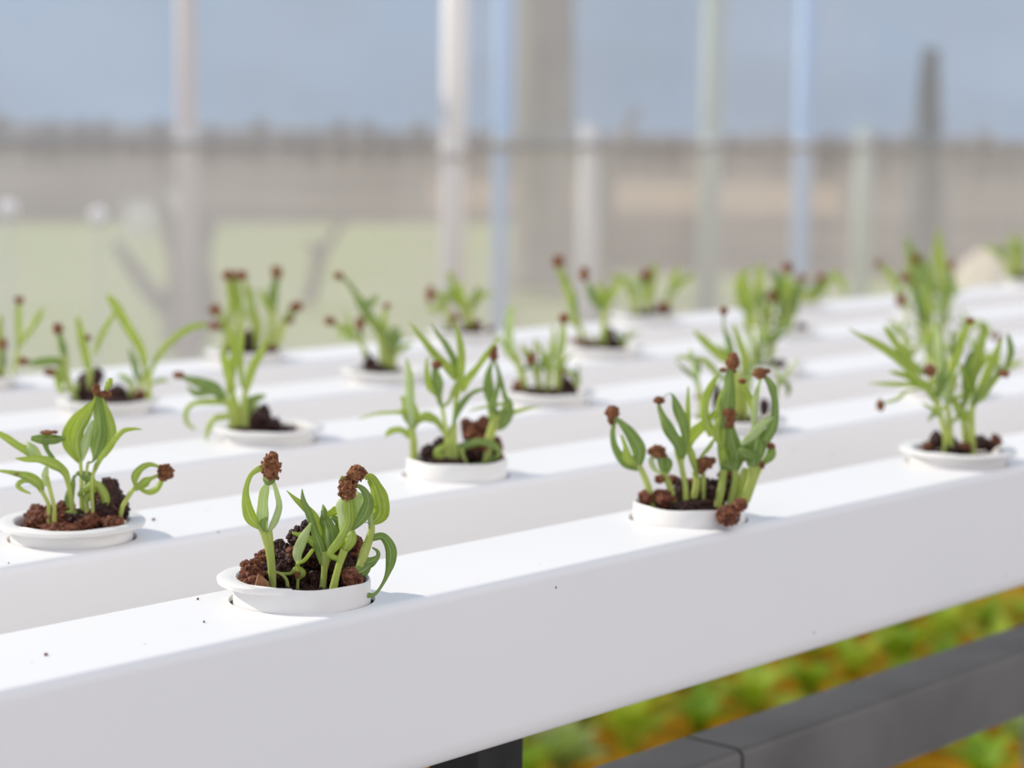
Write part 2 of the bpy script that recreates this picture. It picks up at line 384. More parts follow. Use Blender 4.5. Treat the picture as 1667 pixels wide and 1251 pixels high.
# ------------------------------------------------------------------ pots, soil and seedlings as traced
# s stem, l/g/p leaf (mid, dark, pale green), h seed husk; numbers are x y width triples in the pot's own frame
POTS = [
 dict(n='A', ci=0, k=0, h=.0087, style='part', org=(320, 700, 3.68), where='nearest front-row pot', plab='white net pot nearest the camera, its lip drawn out at the left only',
  tilt=(0, .02),
  soil='d 690 700 150 150 12;d 560 800 130 110 8;d 830 760 150 130 10;d 930 860 100 110 6;d 610 900 66 44 5;d 740 900 70 46 5;d 850 900 60 46 5;d 620 640 60 50 12;d 500 740 60 70 10;d 470 850 110 90 2;r 340 860 80 80 -2;r 280 900 45 50 -6;r 400 790 55 60 4;r 960 700 48 60 8;r 930 880 60 50 -6;r 350 920 60 30 -10;r 575 745 28 40 3',
  chips='395 912 50 50 -16',
  pl=[('tall seedling under a large brown seed clump, leftmost in the nearest pot',
   's 455 900 46 438 750 44 405 630 42 372 560 36;s 458 870 40 447 720 38 435 610 40;l 375 585 30 325 530 72 300 450 60 296 360 34 320 280 28 355 245 34 402 226 40;p 412 600 26 398 530 66 398 450 62 408 370 52 425 315 22;p 432 612 20 470 545 44 495 460 38 482 385 30 458 305 22;g 408 600 14 398 560 34 425 530 20;h 448 222 52 80;g 402 280 20 430 305 60 470 285 20;h 465 160 22 26'),
   ('low sprout with a curled round leaf lying across the front of the nearest pot',
   's 545 950 26 538 900 22 500 862 20 440 852 22 400 870 26;l 500 862 20 560 862 22 600 838 44 632 862 50 605 888 30;h 604 870 17 18'),
   ('seedling with narrow leaves fanning up left, middle of the nearest pot',
   's 755 950 44 765 850 40 772 770 58 765 730 50;g 768 800 60 738 700 62 705 600 44 668 490 42 640 430 34 632 355 4;l 748 660 30 720 545 46 655 470 46 592 415 26 540 365 4;g 778 790 40 792 700 96 788 610 112 765 535 60 760 515 10;l 762 760 48 718 690 56 648 642 40 572 618 14;g 760 540 34 762 490 38 756 450 8;l 740 530 14 830 490 56 872 462 50;g 790 700 30 850 620 60 860 560 60 810 520 20'),
   ('thin pale looped sprout hanging beside the dark soil in the nearest pot',
   's 605 950 20 608 880 20 608 800 22;p 612 800 30 605 740 60 640 650 58 685 560 12;l 600 808 14 650 780 24 700 715 20'),
   ('stout seedling with crinkled leaf around a reddish husk, right of centre in nearest pot',
   's 820 948 50 848 830 42 885 720 50;l 800 745 40 865 660 60 915 560 64 915 470 66 905 380 56 878 305 44 866 284 14;p 895 700 30 890 560 90 870 470 80 885 410 40;l 885 720 50 925 660 66 925 600 40;h 905 350 52 68;h 962 262 50 46;g 930 600 20 1000 520 70 1030 430 56 1000 360 36 950 330 16'),
   ('rightmost seedling in the nearest pot, one long leaf drooping over the rim',
   's 960 905 50 995 770 58 1045 620 46 1045 560 34;l 1050 565 26 1100 500 104 1092 410 104 1066 330 76 1034 285 50 1012 300 10;p 1050 640 20 1046 560 36 1040 450 28;p 1000 550 10 975 510 84 965 430 96 985 380 50;g 1050 650 40 1115 642 52 1160 710 66 1162 790 60 1140 870 30 1108 935 18 1068 985 20 1025 992 30 984 975 6;g 1000 800 60 1045 792 58 1085 760 26 1082 728 22 1052 706 8;g 940 870 70 1000 840 80 1050 800 24')]),
 dict(n='D', ci=0, k=1, h=.0079, style=None, org=(960, 540, 3.679), where='middle front-row pot', plab='white net pot in the middle of the front channel, crowded with seedlings',
  soil='r 330 1000 42 40 -4;r 440 1000 66 50 -4;d 560 960 66 60 6;d 690 960 100 90 8;d 740 1000 80 70 4;r 600 930 50 46 10;d 600 1040 170 50 0;r 500 900 40 30 12;r 830 900 50 80 10;d 850 960 70 70 4',
  chips='', clump='830 1105 72 62 -27;900 1040 38 36 -26',
  pl=[('leftmost seedling in the middle front-row pot, looped leaves leaning out to a brown cap',
   's 378 1030 40 350 930 40 312 835 36 288 800 30;g 290 815 40 215 785 60 155 700 42 138 610 32 150 530 24;g 288 805 50 295 710 88 245 615 70 195 555 42 155 520 24;l 230 760 60 215 690 30 190 620 14;h 135 485 36 40;h 125 530 18 30'),
   ('short round-capped seedling, second from left in the middle front-row pot',
   's 512 1050 42 480 930 38 440 845 34;g 455 850 30 472 805 62 448 755 40;g 440 850 30 430 790 46 420 745 40;p 405 840 20 375 800 36 372 760 30;h 402 722 50 36;h 420 885 30 24;h 445 742 20 14'),
   ('slim seedling leaning left with a brown flake, third from left in middle front-row pot',
   's 575 1030 38 572 920 34 552 820 34 548 760 28;g 548 760 24 535 690 60 480 600 72 440 520 48 415 450 24;h 415 412 32 22;g 575 700 20 565 570 60 528 470 62 488 372 8;l 585 700 20 590 560 30 588 440 28 590 330 8'),
   ('seedling with broad folded leaf reaching up right, centre of the middle front-row pot',
   's 622 1010 46 640 905 44 628 840 36;l 545 800 30 560 690 96 630 615 84 700 545 46 755 492 40 790 480 14;s 682 900 30 680 850 28;l 640 860 20 610 740 46 580 660 20;h 690 790 48 36;h 665 830 30 26;h 735 775 20 22;l 660 760 14 710 700 26 750 640 12'),
   ('tallest seedling in the middle front-row pot, upright leaf bundle topped with a brown cap',
   's 765 1055 48 788 940 48 800 830 44;l 805 840 40 800 720 70 805 610 66 810 540 50;g 800 580 60 818 480 104 832 350 74 842 235 44;l 740 620 60 700 540 56 690 450 46 715 350 46 762 262 14;l 760 600 50 780 520 60 770 440 30 790 350 14;h 855 190 36 56;h 862 150 22 22;h 800 230 22 14'),
   ('dark-leaved brown-capped seedling in front of the tallest one, middle front-row pot',
   's 848 1015 48 872 900 44 872 830 40;g 872 840 40 880 740 104 850 640 84 845 560 40;h 838 500 40 40;h 838 545 28 32;g 800 790 50 840 800 60 880 770 40;l 800 700 20 760 620 50 770 560 40 800 500 14'),
   ('big leafy seedling arching together under a brown cap, right in the middle front-row pot',
   's 922 1000 46 965 885 46 978 810 60;g 975 830 50 990 700 136 1010 620 110 1040 580 20;g 1050 660 60 1098 560 62 1112 430 42 1085 320 46 1040 262 18;p 988 600 28 988 480 40 1000 380 34 1022 292 18;h 1020 252 40 30;h 1060 238 22 12;p 910 680 30 980 620 62 1060 535 42 1134 498 14;l 985 600 26 978 450 36 930 350 42 896 300 8;h 915 298 26 14;g 900 700 30 930 740 90 1000 760 60'),
   ('curled little seedling at the far right of the middle front-row pot',
   's 945 1010 36 1000 860 34 1040 790 24;g 1035 790 30 1082 745 60 1092 690 40;h 1082 685 26 18;h 1030 800 18 22;s 905 970 44 920 870 50 935 820 40')]),
 dict(n='E', ci=0, k=2, h=.0078, style='full', org=(1380, 500, 4.17), where='right front-row pot', plab='white flanged net pot at the right end of the front channel',
  soil='d 600 905 50 60 6;d 560 945 50 40 0;r 540 950 40 28 -4;d 900 925 60 50 4;d 950 940 56 50 0;r 1030 912 42 44 0;r 790 955 50 36 -6;d 740 960 130 30 -2;d 680 930 80 50 6',
  pl=[(None, 's 678 980 40 660 850 44 622 710 32 592 640 26;l 600 660 30 540 540 52 440 480 50 345 450 34 280 440 6;l 580 620 20 500 540 36 300 525 30 140 520 5;l 500 560 8 400 575 20 340 625 24 262 648 16;h 222 668 28 40;g 622 640 20 600 700 42 545 772 14'),
   (None, 's 700 965 44 692 800 40 672 650 36;p 672 660 30 650 500 72 632 350 70 615 200 50 590 88 10;l 680 560 20 710 440 52 752 320 50 790 200 46 822 95 30;h 830 92 28 22'),
   (None, 's 660 900 30 640 760 30 600 620 24;l 600 620 20 480 490 42 330 340 62 180 240 50 80 190 24 0 140 4;l 520 460 30 400 350 52 300 210 42 240 130 10;h 560 435 44 40'),
   (None, 's 800 960 42 790 800 40 780 680 36;l 780 690 30 830 550 52 880 430 50 965 325 28;g 790 600 20 800 450 56 830 350 50 850 300 14'),
   (None, 's 850 980 42 845 800 36 850 680 30;l 850 690 30 900 560 52 960 420 52 1010 310 46 1050 205 10;l 860 660 26 920 610 46 980 530 42 1045 445 18;h 1062 455 38 26'),
   (None, 's 830 900 30 830 760 28 850 620 26;l 840 640 24 875 400 42 905 250 52 925 140 40 885 108 10;g 1060 430 20 1108 320 50 1098 230 36 1085 180 8;g 850 640 24 960 520 46 1060 440 30')]),
 dict(n='B', ci=1, k=0, h=.0078, style='full', org=(0, 600, 3.909), where='leftmost pot of second row', plab='white flanged net pot at the left edge of the photo, second channel',
  soil='r 270 950 110 80 4;r 220 990 60 46 -4;r 360 970 100 80 0;r 420 880 52 42 8;d 700 790 60 90 8;d 740 860 80 80 6;d 790 900 46 70 6;d 690 910 100 80 2;r 620 950 70 60 0;r 560 985 60 40 -4;r 740 980 70 30 -6;r 620 840 40 60 10;d 500 960 90 60 0;r 400 1010 150 26 -8',
  chips='', slab='640 700 700 690 835 900 780 930',
  pl=[('seedling with flat leaves reaching past the left photo edge, leftmost in its flanged pot',
   's 310 865 26 262 772 28 240 730 24;l 268 790 26 245 735 64 180 692 62 100 670 36 20 656 22 -50 648 4;l 160 715 28 112 740 32 138 772 26 196 798 8;h 112 672 28 10'),
   ('slim seedling with flat spread leaf behind the red soil heap, left flanged pot',
   's 345 880 28 318 770 28 300 690 26;p 296 740 26 285 680 46 302 620 18;l 440 720 24 408 660 52 350 615 70 250 580 52 160 580 34 98 574 8'),
   ('seedling with a dark pod-like bar capped by brown crumbs, left flanged pot',
   's 460 870 30 440 760 30 395 640 30 330 580 28;l 280 590 34 200 540 62 120 498 52 50 450 46 0 420 40 -60 388 16;p 170 465 10 205 520 72 250 570 46;g 335 575 30 300 520 30 285 470 38 270 440 30;g 198 445 26 260 450 60 340 452 60 414 446 18;h 300 408 44 13;h 350 406 18 10'),
   ('tallest seedling of the left flanged pot, leaves closed like a tulip under a brown husk',
   's 520 910 30 518 700 26 512 590 24;s 545 900 20 548 700 20 560 600 20;l 500 595 20 445 500 72 428 420 62 470 335 60 545 262 44 600 205 16;l 512 595 20 485 500 74 500 400 72 555 300 54 600 205 16;g 595 585 20 620 500 112 640 400 130 634 300 92 620 210 56 615 160 20;l 660 565 20 702 480 60 712 400 60 690 300 46 655 200 16;p 530 570 20 545 480 60 570 400 40 590 330 14;h 612 135 24 40;h 655 165 34 20;h 690 160 18 16;l 668 140 22 692 95 46 704 62 26'),
   ('seedling with single thin leaf sweeping right, beside the tulip-like one in the left flanged pot',
   's 590 900 24 585 720 24 615 600 24;l 600 660 20 640 575 32 720 470 36 780 402 32 850 386 20 906 390 4'),
   ('low seedling with drooping curled leaves at the front of the left flanged pot',
   's 560 935 44 545 870 44 545 820 30;l 500 805 20 560 752 52 620 738 42 660 790 52 672 850 52 650 892 14;g 475 690 14 500 668 30 560 690 62 605 724 14;g 452 890 40 440 830 62 458 750 42 472 680 12;l 540 870 40 548 830 50 590 780 40 635 750 16;g 480 1040 50 484 980 52 486 940 30;l 410 914 8 460 920 36 535 930 40;l 530 925 40 536 980 56 545 1012 24'),
   ('rightmost seedling in the left flanged pot, bending out to a brown clump',
   's 780 880 30 830 795 32 880 735 30;l 860 755 20 858 690 50 892 640 46 950 612 30 1012 626 18;l 870 765 30 925 722 60 962 700 24;l 890 765 20 945 788 32 1000 762 40 1035 700 26;h 1055 660 48 44;h 1040 690 30 26')]),
 dict(n='C', ci=1, k=1, h=.0094, style=None, org=(580, 500, 4.037), where='second pot of second row', plab='flangeless white net pot, second from the left in the second row',
  soil='r 770 830 72 80 10;r 840 790 50 66 10;r 722 790 34 50 12;r 930 920 56 70 6;r 978 1008 34 36 -2;d 480 960 56 50 4;d 700 980 80 70 2;d 830 965 96 80 4;d 545 920 42 60 8;r 830 900 80 50 0;d 600 1010 130 30 -4',
  pl=[(None, 's 378 1012 54 376 890 50 362 790 46;p 362 800 44 352 640 62 350 540 64 345 430 48 328 330 8;l 330 705 40 232 695 22 120 706 18 20 736 4;l 375 780 60 358 700 112 335 630 80 290 590 10;l 360 850 50 290 808 42 222 820 42 194 852 14;l 380 760 42 450 720 62 520 742 52 560 795 30 582 855 10'),
   (None, 's 590 1020 40 592 850 30 565 660 26;l 560 620 12 530 560 62 482 512 56 465 420 34 470 330 8;g 545 610 30 545 520 62 522 430 50 530 385 20;h 530 380 32 24;l 610 620 20 640 545 32 665 480 10'),
   (None, 's 605 1030 64 612 900 54 635 780 42;l 640 790 26 655 620 28 685 450 52 690 300 52 672 190 36 650 90 4;l 650 480 32 600 400 62 522 320 52 440 220 42 382 142 22 344 95 4;g 655 450 32 642 350 46 592 252 38 530 170 22 488 104 4;l 700 565 20 732 480 52 800 395 40 865 305 38 942 198 10'),
   (None, 's 650 1030 50 640 880 44 650 760 26;g 642 765 12 680 660 42 740 582 32 800 547 26 852 540 14;l 630 1010 40 560 1000 60 535 950 52 600 905 30'),
   (None, 's 865 890 60 898 790 62 925 710 50;g 892 660 40 870 550 72 868 450 52 890 370 20;g 900 650 40 928 540 32 940 460 32 918 372 20;h 902 315 28 40;h 915 275 14 20;g 950 780 60 985 710 90 1000 640 60 975 580 34 950 470 24 935 400 8;l 1000 700 36 1082 680 26 1212 650 4;l 990 640 26 880 652 20 780 672 12 740 690 4;l 930 790 50 900 720 60 880 660 30'),
   (None, 's 720 1030 30 700 980 30 690 930 28;g 620 960 52 700 918 54 802 888 50 902 908 46 938 962 36 902 1002 30 822 1030 20 758 1036 6')]),
 dict(n='H', ci=2, k=0, h=.0078, style='full', org=(260, 420, 3.79), where='leftmost pot of third row', plab='white flanged net pot, leftmost in the third row, with a dark soil heap',
  soil='d 620 1010 80 90 4;d 700 1040 66 60 2;d 640 960 44 60 8;d 790 1060 56 24 0;d 560 1040 60 60 2;d 500 1060 110 24 -2',
  pl=[(None, 's 452 1055 46 440 940 44 400 865 40;g 400 870 50 330 800 72 240 768 62 150 738 28;h 118 724 38 22;l 400 890 40 300 888 42 212 900 32 162 950 32 170 1022 26 222 1060 12;l 400 980 40 340 990 36 300 1050 32 284 1155 6;g 370 830 40 300 830 46 220 835 42 168 790 10'),
   (None, 's 500 1055 60 478 940 50 440 825 44;l 430 830 40 440 700 62 460 600 46 450 510 40 438 440 18;l 450 800 40 420 700 50 400 620 40 380 560 10'),
   (None, 's 530 1045 50 520 900 42 535 800 36;l 540 810 30 562 700 62 602 620 52 640 560 40 650 500 10;l 510 780 30 495 620 42 500 520 40 520 460 12'),
   (None, 's 560 1050 50 575 950 44 560 880 34;g 545 1000 40 560 900 62 600 868 50 655 850 14;p 565 1010 50 592 940 52 572 870 26')]),
 dict(n='K', ci=3, k=0, h=.0078, style='full', org=(0, 420, 4.467), where='leftmost pot of fourth row', plab='white flanged net pot, leftmost in the fourth row',
  soil='d 640 920 90 90 6;d 700 860 60 60 10;d 620 990 80 70 2;d 850 980 80 60 4;r 1030 1000 50 40 0;r 780 1020 70 40 0;d 830 1030 240 26 -2',
  pl=[(None, 's 560 1020 50 500 920 56 478 800 50 470 710 44;g 470 720 60 442 620 62 430 560 40;h 420 520 36 44;g 480 765 50 380 752 62 280 762 60 200 772 20;h 168 755 38 28;l 470 860 40 400 850 60 330 840 30;h 365 830 48 28;l 440 965 30 440 860 70 480 770 50'),
   (None, 's 640 1020 44 650 900 42 655 820 38;l 650 840 40 620 700 62 590 560 56 562 425 24;l 690 700 20 740 560 42 820 420 30 850 388 8;h 640 582 24 22;p 600 1035 34 565 980 40 560 900 26'),
   (None, 's 1020 1040 46 1020 940 44 1055 840 40;l 1060 860 40 1032 680 52 940 520 62 850 360 60 780 268 26;g 1005 880 40 980 780 52 942 665 16'),
   (None, 's 1085 1040 46 1080 920 46 1095 820 40;l 1095 830 32 1160 700 42 1250 600 50 1380 510 50 1505 488 30;l 1100 920 16 1170 890 32 1232 902 6'),
   (None, 's 920 1045 50 950 990 50 965 940 44;p 960 960 44 952 910 52 900 868 46 855 850 14')]),
 dict(n='L', ci=3, k=1, h=.0078, style='full', org=(520, 400, 5.003), where='second pot of fourth row', plab='white flanged net pot, second from the left in the fourth row',
  soil='d 410 960 60 70 2;d 382 900 30 40 4;d 480 1000 60 40 0;d 520 1010 150 24 -2',
  pl=[(None, 's 390 1000 40 370 870 40 335 790 40 285 742 44;l 290 750 50 210 680 62 122 640 28;h 84 616 42 34;p 255 762 50 190 740 62 128 738 28'),
   (None, 's 520 1000 62 510 850 60 485 710 50;l 485 720 42 430 640 50 352 600 18;h 330 640 36 62;g 440 640 30 352 490 82 312 420 52 242 312 32 188 270 28;h 155 246 38 32;g 350 490 30 420 460 62 472 398 18'),
   (None, 's 560 1000 60 542 850 50 522 700 50;l 522 710 50 520 600 52 545 515 28;h 550 494 28 26;g 590 900 60 580 780 62 602 690 50 652 668 14'),
   (None, 's 600 1010 50 610 900 46 640 860 40;l 630 870 40 690 825 50 755 798 16;g 600 860 40 640 760 60 640 700 20')]),
 dict(n='P', ci=4, k=1, h=.0078, style='full', org=(260, 420, 3.79), where='second pot of rear row', plab='white flanged net pot, second from the left in the rear row',
  soil='d 550 500 40 60 4;d 540 560 50 30 2;d 420 550 30 36 2;r 740 565 46 26 0;d 600 585 180 14 0',
  pl=[(None, 's 400 570 50 428 450 46 432 380 42;l 435 390 40 440 270 52 422 145 38;h 425 108 38 34;l 420 430 30 385 365 36 350 330 18;h 340 325 38 34'),
   (None, 's 480 575 52 490 450 50 500 370 50;l 500 380 40 480 260 62 470 148 46;h 505 108 38 32;l 440 480 30 395 440 36 350 422 18;h 342 420 42 28'),
   (None, 's 585 575 60 602 430 60 575 320 56;l 565 330 60 552 230 56 522 145 26;p 600 420 60 560 330 60 555 260 20'),
   (None, 's 660 575 52 690 430 50 690 330 50;g 690 340 60 700 220 62 720 125 38;h 720 92 34 42;l 690 320 50 642 250 42 620 178 10'),
   (None, 's 715 570 40 750 440 50 795 350 46;g 790 370 44 810 340 40 832 310 24;h 842 303 44 28;h 800 382 32 24')]),
 dict(n='O', ci=4, k=0, h=.0078, style='full', org=(0, 420, 4.467), where='pot cut by the left photo edge, rear row', plab='white flanged net pot cut off by the left photo edge, rear row',
  soil='d 20 870 80 60 2;d -100 880 100 40 2;r -40 890 140 24 -2',
  pl=[(None, 's 30 890 50 12 750 56 4 650 50;l 5 660 50 0 560 46 -10 430 14;h 20 630 34 44;g 10 800 50 20 720 50 5 660 20'),
   (None, 's 85 890 30 118 740 32 138 620 30;l 138 630 30 135 450 42 135 335 30;h 138 308 32 30;l 148 625 26 210 530 46 270 440 50 312 355 14'),
   (None, 's -60 880 40 -60 700 40 -30 600 36;l -32 610 30 -10 500 50 5 420 20')]),
 dict(n='Q', ci=4, k=2, h=.0078, style='full', org=(520, 400, 5.003), where='third pot of rear row', plab='white flanged net pot in front of the white pole, rear row',
  soil='r 1280 655 52 50 0;r 1210 690 50 26 0;r 1430 688 34 34 0;d 1060 650 34 60 2;d 1160 700 200 16 0',
  pl=[(None, 's 1060 710 40 1042 560 44 1000 480 50;l 1010 500 50 945 520 52 880 502 18;l 1010 490 50 980 420 62 930 398 28;h 904 400 38 68'),
   (None, 's 1200 705 50 1180 560 44 1135 450 60;l 1135 460 60 1092 330 62 1060 208 38;l 1125 470 42 1060 410 52 1010 350 14;h 1100 592 46 30'),
   (None, 's 1245 690 40 1232 560 44 1255 480 50;l 1258 490 50 1320 402 52 1402 400 18;l 1250 490 50 1280 400 52 1292 328 18;l 1205 510 40 1162 400 52 1150 298 18')]),
 dict(n='I', ci=2, k=1, h=.0078, style='full', org=(780, 400, 4.387), where='second pot of third row', plab='white flanged net pot, second from the left in the third row',
  soil='r 250 1010 62 50 0;r 580 900 42 50 8;d 610 1000 62 66 4;d 660 1030 50 44 2;d 450 1040 220 30 0',
  pl=[(None, 's 335 1055 50 300 900 52 252 770 50;p 250 780 46 212 640 62 218 520 62 230 428 34;l 280 850 40 210 760 52 168 680 16'),
   (None, 's 420 1055 50 420 950 50 392 880 50;l 395 890 46 345 780 52 300 718 18;h 370 808 40 48'),
   (None, 's 480 1050 50 500 920 52 472 860 56;l 475 870 50 440 740 32 402 680 8;l 490 910 40 510 760 32 532 640 32 520 578 8'),
   (None, 's 560 1050 50 560 930 44 562 880 34;l 562 900 30 590 780 42 600 620 52 600 560 20;h 605 522 35 38;p 548 860 20 562 740 60 592 678 16'),
   (None, 's 660 1060 46 690 1000 50 700 950 40;g 700 990 50 692 930 50 655 900 14')]),
 dict(n='M', ci=3, k=2, h=.0078, style='full', org=(780, 400, 4.387), where='third pot of fourth row', plab='white flanged net pot, third from the left in the fourth row',
  soil='d 930 650 50 70 4;d 960 700 66 40 2;r 800 700 90 24 0;d 880 725 180 16 0',
  pl=[(None, 's 760 730 40 720 600 46 690 520 48;l 690 540 50 660 400 62 620 280 62 570 168 38;h 565 115 42 44'),
   (None, 's 890 730 52 890 560 46 890 450 42;g 885 460 40 822 390 62 790 310 52 770 258 18;h 750 205 36 50;l 890 460 42 870 330 52 850 258 18;l 900 450 42 950 340 62 1002 268 38'),
   (None, 's 800 740 36 850 680 40;g 862 670 40 842 760 42 792 850 42 732 862 42 718 790 32 760 718 12;h 700 680 58 20'),
   (None, 's 1020 740 44 1030 690 44;g 1030 740 44 1020 670 42 988 612 14')]),
 dict(n='R', ci=4, k=3, h=.0078, style='full', org=(780, 400, 4.387), where='fourth pot of rear row', plab='white flanged net pot, fourth from the left in the rear row',
  soil='r 1390 440 60 36 0;d 1240 470 90 18 0;r 1320 470 80 20 0;d 1150 475 70 14 0',
  pl=[(None, 's 1120 490 34 1090 380 40 1080 330 40;l 1082 350 36 1050 250 52 948 228 36;p 1150 420 30 1130 310 80 1100 258 28;l 1085 380 24 1110 300 46 1150 250 30'),
   (None, 's 1205 490 40 1200 370 46 1180 290 46;g 1185 300 46 1175 250 46 1185 220 30;h 1190 212 40 40;l 1215 390 40 1240 240 52 1250 120 28'),
   (None, 's 1340 470 36 1355 370 40;l 1355 380 40 1390 260 52 1422 148 18;l 1358 350 40 1430 270 52 1542 208 18')]),
 dict(n='F', ci=1, k=2, h=.0078, style='full', org=(1060, 480, 5.438), where='third pot of second row', plab='white net pot behind the crowded front pot, third in the second row',
  soil='d 580 930 40 120 6;d 765 930 60 130 6;d 1000 1000 50 90 4;d 740 1040 80 60 2;r 400 910 60 24 4;d 700 1110 330 26 0;r 460 930 26 40 4',
  pl=[(None, 's 430 1120 60 445 980 50 405 760 44;p 405 790 44 385 640 56 350 540 50 345 470 10;g 390 560 30 420 640 50 430 695 16;l 400 590 30 320 555 32 250 556 28 200 570 5;l 390 572 40 480 590 52 560 680 52 595 768 14'),
   (None, 's 750 1120 56 770 900 50 765 680 40;l 765 680 32 660 562 92 550 480 82 450 390 62 380 318 18'),
   (None, 's 700 1110 40 740 900 40 735 640 36;g 738 660 30 702 450 52 662 350 42 640 275 20;h 642 150 34 40;g 640 290 16 642 230 20 642 180 20'),
   (None, 's 830 1120 80 832 900 70 822 700 60;l 822 720 52 830 560 72 782 420 62 730 268 28;p 840 900 60 870 740 50 880 620 14'),
   (None, 's 1060 1110 34 1095 960 30 1115 840 28;g 1112 860 20 1140 770 30 1190 780 40 1215 840 42 1200 905 14;l 1112 850 24 1125 740 30 1100 640 10')]),
 dict(n='J', ci=2, k=2, h=.0078, style='full', org=(1060, 480, 5.438), where='third pot of third row', plab='white flanged net pot, third from the left in the third row',
  soil='d 1140 612 62 38 2;d 910 590 44 60 4;d 1000 680 240 16 0',
  pl=[(None, 's 960 690 60 960 580 62 965 500 66;p 965 520 66 972 380 80 958 290 40'),
   (None, 's 1040 690 50 1055 560 56 1080 430 56;g 1078 450 60 1100 360 62 1180 260 60 1232 178 26;l 1070 460 40 1030 360 60 1020 240 30'),
   (None, 's 1000 700 26 1080 665 24;g 1060 672 22 1200 655 36 1330 650 8'),
   (None, 's 895 690 46 900 560 44 898 450 50;l 898 470 50 862 300 52 830 170 18')]),
 dict(n='N', ci=3, k=3, h=.0078, style='full', org=(1100, 380, 3.91), where='fourth pot of fourth row', plab='white flanged net pot, fourth from the left in the fourth row',
  soil='d 800 598 34 30 2;d 660 650 150 24 0;r 560 650 60 30 0',
  pl=[(None, 's 520 660 50 505 560 52 490 470 50;l 492 490 56 452 350 60 420 245 38'),
   (None, 's 600 680 60 572 560 60 555 470 58;l 558 490 60 532 350 62 542 195 36'),
   (None, 's 640 680 56 655 600 56 668 520 56;g 670 540 60 682 420 62 660 300 60 600 245 28;h 610 402 34 36'),
   (None, 's 700 650 46 728 550 48 745 480 50;g 746 500 60 762 400 62 802 315 36;h 712 220 36 34;l 740 500 30 705 400 62 716 260 34'),
   (None, 's 500 650 36 480 560 40 450 500 40;l 455 520 34 420 430 52 402 310 50 470 220 28'),
   (None, 's 560 660 36 590 560 40 605 480 44;l 608 500 44 625 410 60 640 320 44')]),
 dict(n='S', ci=4, k=4, h=.0078, style='full', org=(1100, 380, 3.91), where='fifth pot of rear row', plab='white flanged net pot in front of the right blue pole, rear row',
  soil='d 850 470 52 26 0;d 740 478 140 14 0',
  pl=[(None, 's 800 480 50 830 410 56 870 370 58;g 865 380 58 900 345 60 922 296 28;h 920 285 30 28'),
   (None, 's 760 470 50 775 400 56;g 776 410 56 786 340 60 792 290 26;h 800 288 38 26;l 765 420 40 740 340 50 700 300 14'),
   (None, 's 850 470 38 880 420 40;l 878 425 40 955 335 42 1012 258 38 1060 320 40 1084 400 14')]),
 dict(n='G', ci=1, k=3, h=.0078, style='full', org=(1380, 500, 4.17), where='rightmost pot of second row', plab='white net pot hidden behind the right front pot, second row',
  soil='d 940 585 44 34 2;d 640 620 250 18 0;r 1040 450 0 0 0',
  pl=[(None, 's 480 620 44 455 450 50 420 360 48;l 425 380 50 400 300 52 378 190 16'),
   (None, 's 600 620 60 572 450 60 560 330 56;l 562 350 60 552 230 50 570 130 20'),
   (None, 's 720 620 50 702 450 60 712 330 58;g 712 350 60 722 250 52 702 145 16'),
   (None, 's 820 620 44 850 450 56 872 330 56;l 872 350 60 902 210 52 942 105 16'),
   (None, 's 890 620 32 960 500 40 1020 440 40;l 1015 445 42 1130 392 42 1195 370 8;g 1000 460 30 1060 420 40 1100 420 10')]),
 dict(n='U', ci=2, k=3, h=.0078, style='full', org=(1360, 360, 4.811), where='rightmost pot of third row', plab='white flanged net pot, rightmost in the third row',
  soil='d 780 1015 230 24 0;d 1000 1000 50 30 0',
  pl=[(None, 's 610 1020 44 560 920 50 520 870 50;l 525 880 54 470 840 52 410 795 16'),
   (None, 's 700 1020 60 688 880 60 670 780 58;g 672 800 60 640 600 62 560 495 20;h 512 622 42 52'),
   (None, 's 760 1020 60 750 880 60 738 780 60;l 738 800 60 722 620 60 700 495 28'),
   (None, 's 830 1020 50 830 880 56 838 780 56;g 838 800 60 858 640 52 850 535 18'),
   (None, 's 900 1020 48 960 900 50 1040 830 50;l 1035 840 52 1130 800 52 1225 890 34;h 1258 912 42 28')]),
 dict(n='V', ci=3, k=4, h=.0078, style='full', org=(1360, 360, 4.811), where='rightmost pot of fourth row', plab='white flanged net pot, rightmost in the fourth row',
  soil='d 710 780 220 18 0;r 640 770 60 20 0',
  pl=[(None, 's 600 780 50 560 680 52 520 600 50;l 524 615 50 440 430 62 340 340 26;h 335 335 28 24;h 548 450 42 38'),
   (None, 's 680 780 60 662 680 60 652 580 60;g 652 600 60 640 400 72 592 220 52 566 140 16;h 630 300 36 34'),
   (None, 's 740 780 60 742 680 62 736 590 62;g 738 610 66 702 380 62 640 245 34'),
   (None, 's 800 780 50 822 680 52 832 590 56;l 832 610 60 850 420 62 822 220 52 802 75 22'),
   (None, 's 860 770 48 885 660 48 900 590 50;g 900 600 50 922 480 42 902 375 22;h 910 350 32 38')]),
 dict(n='T', ci=4, k=5, h=.0078, style='full', org=(1360, 360, 4.811), where='sixth pot of rear row', plab='white flanged net pot, second from the right in the rear row',
  soil='d 660 600 190 16 0',
  pl=[(None, 's 600 600 48 600 500 54 598 430 56;l 598 450 60 582 300 52 560 125 26'),
   (None, 's 760 600 50 772 470 52 782 380 54;l 782 400 60 802 200 60 812 55 22'),
   (None, 's 830 600 38 860 530 40;g 860 540 40 902 478 42 955 500 16')]),
 dict(n='W', ci=4, k=6, h=.0078, style='full', org=(1360, 360, 4.811), where='pot at the right photo edge, rear row', plab='white flanged net pot cut off by the right photo edge, rear row',
  soil='r 1410 400 46 34 0;d 1500 430 180 16 0',
  pl=[(None, 's 1405 440 46 1395 330 50 1388 270 52;l 1390 285 60 1385 190 56 1378 90 26'),
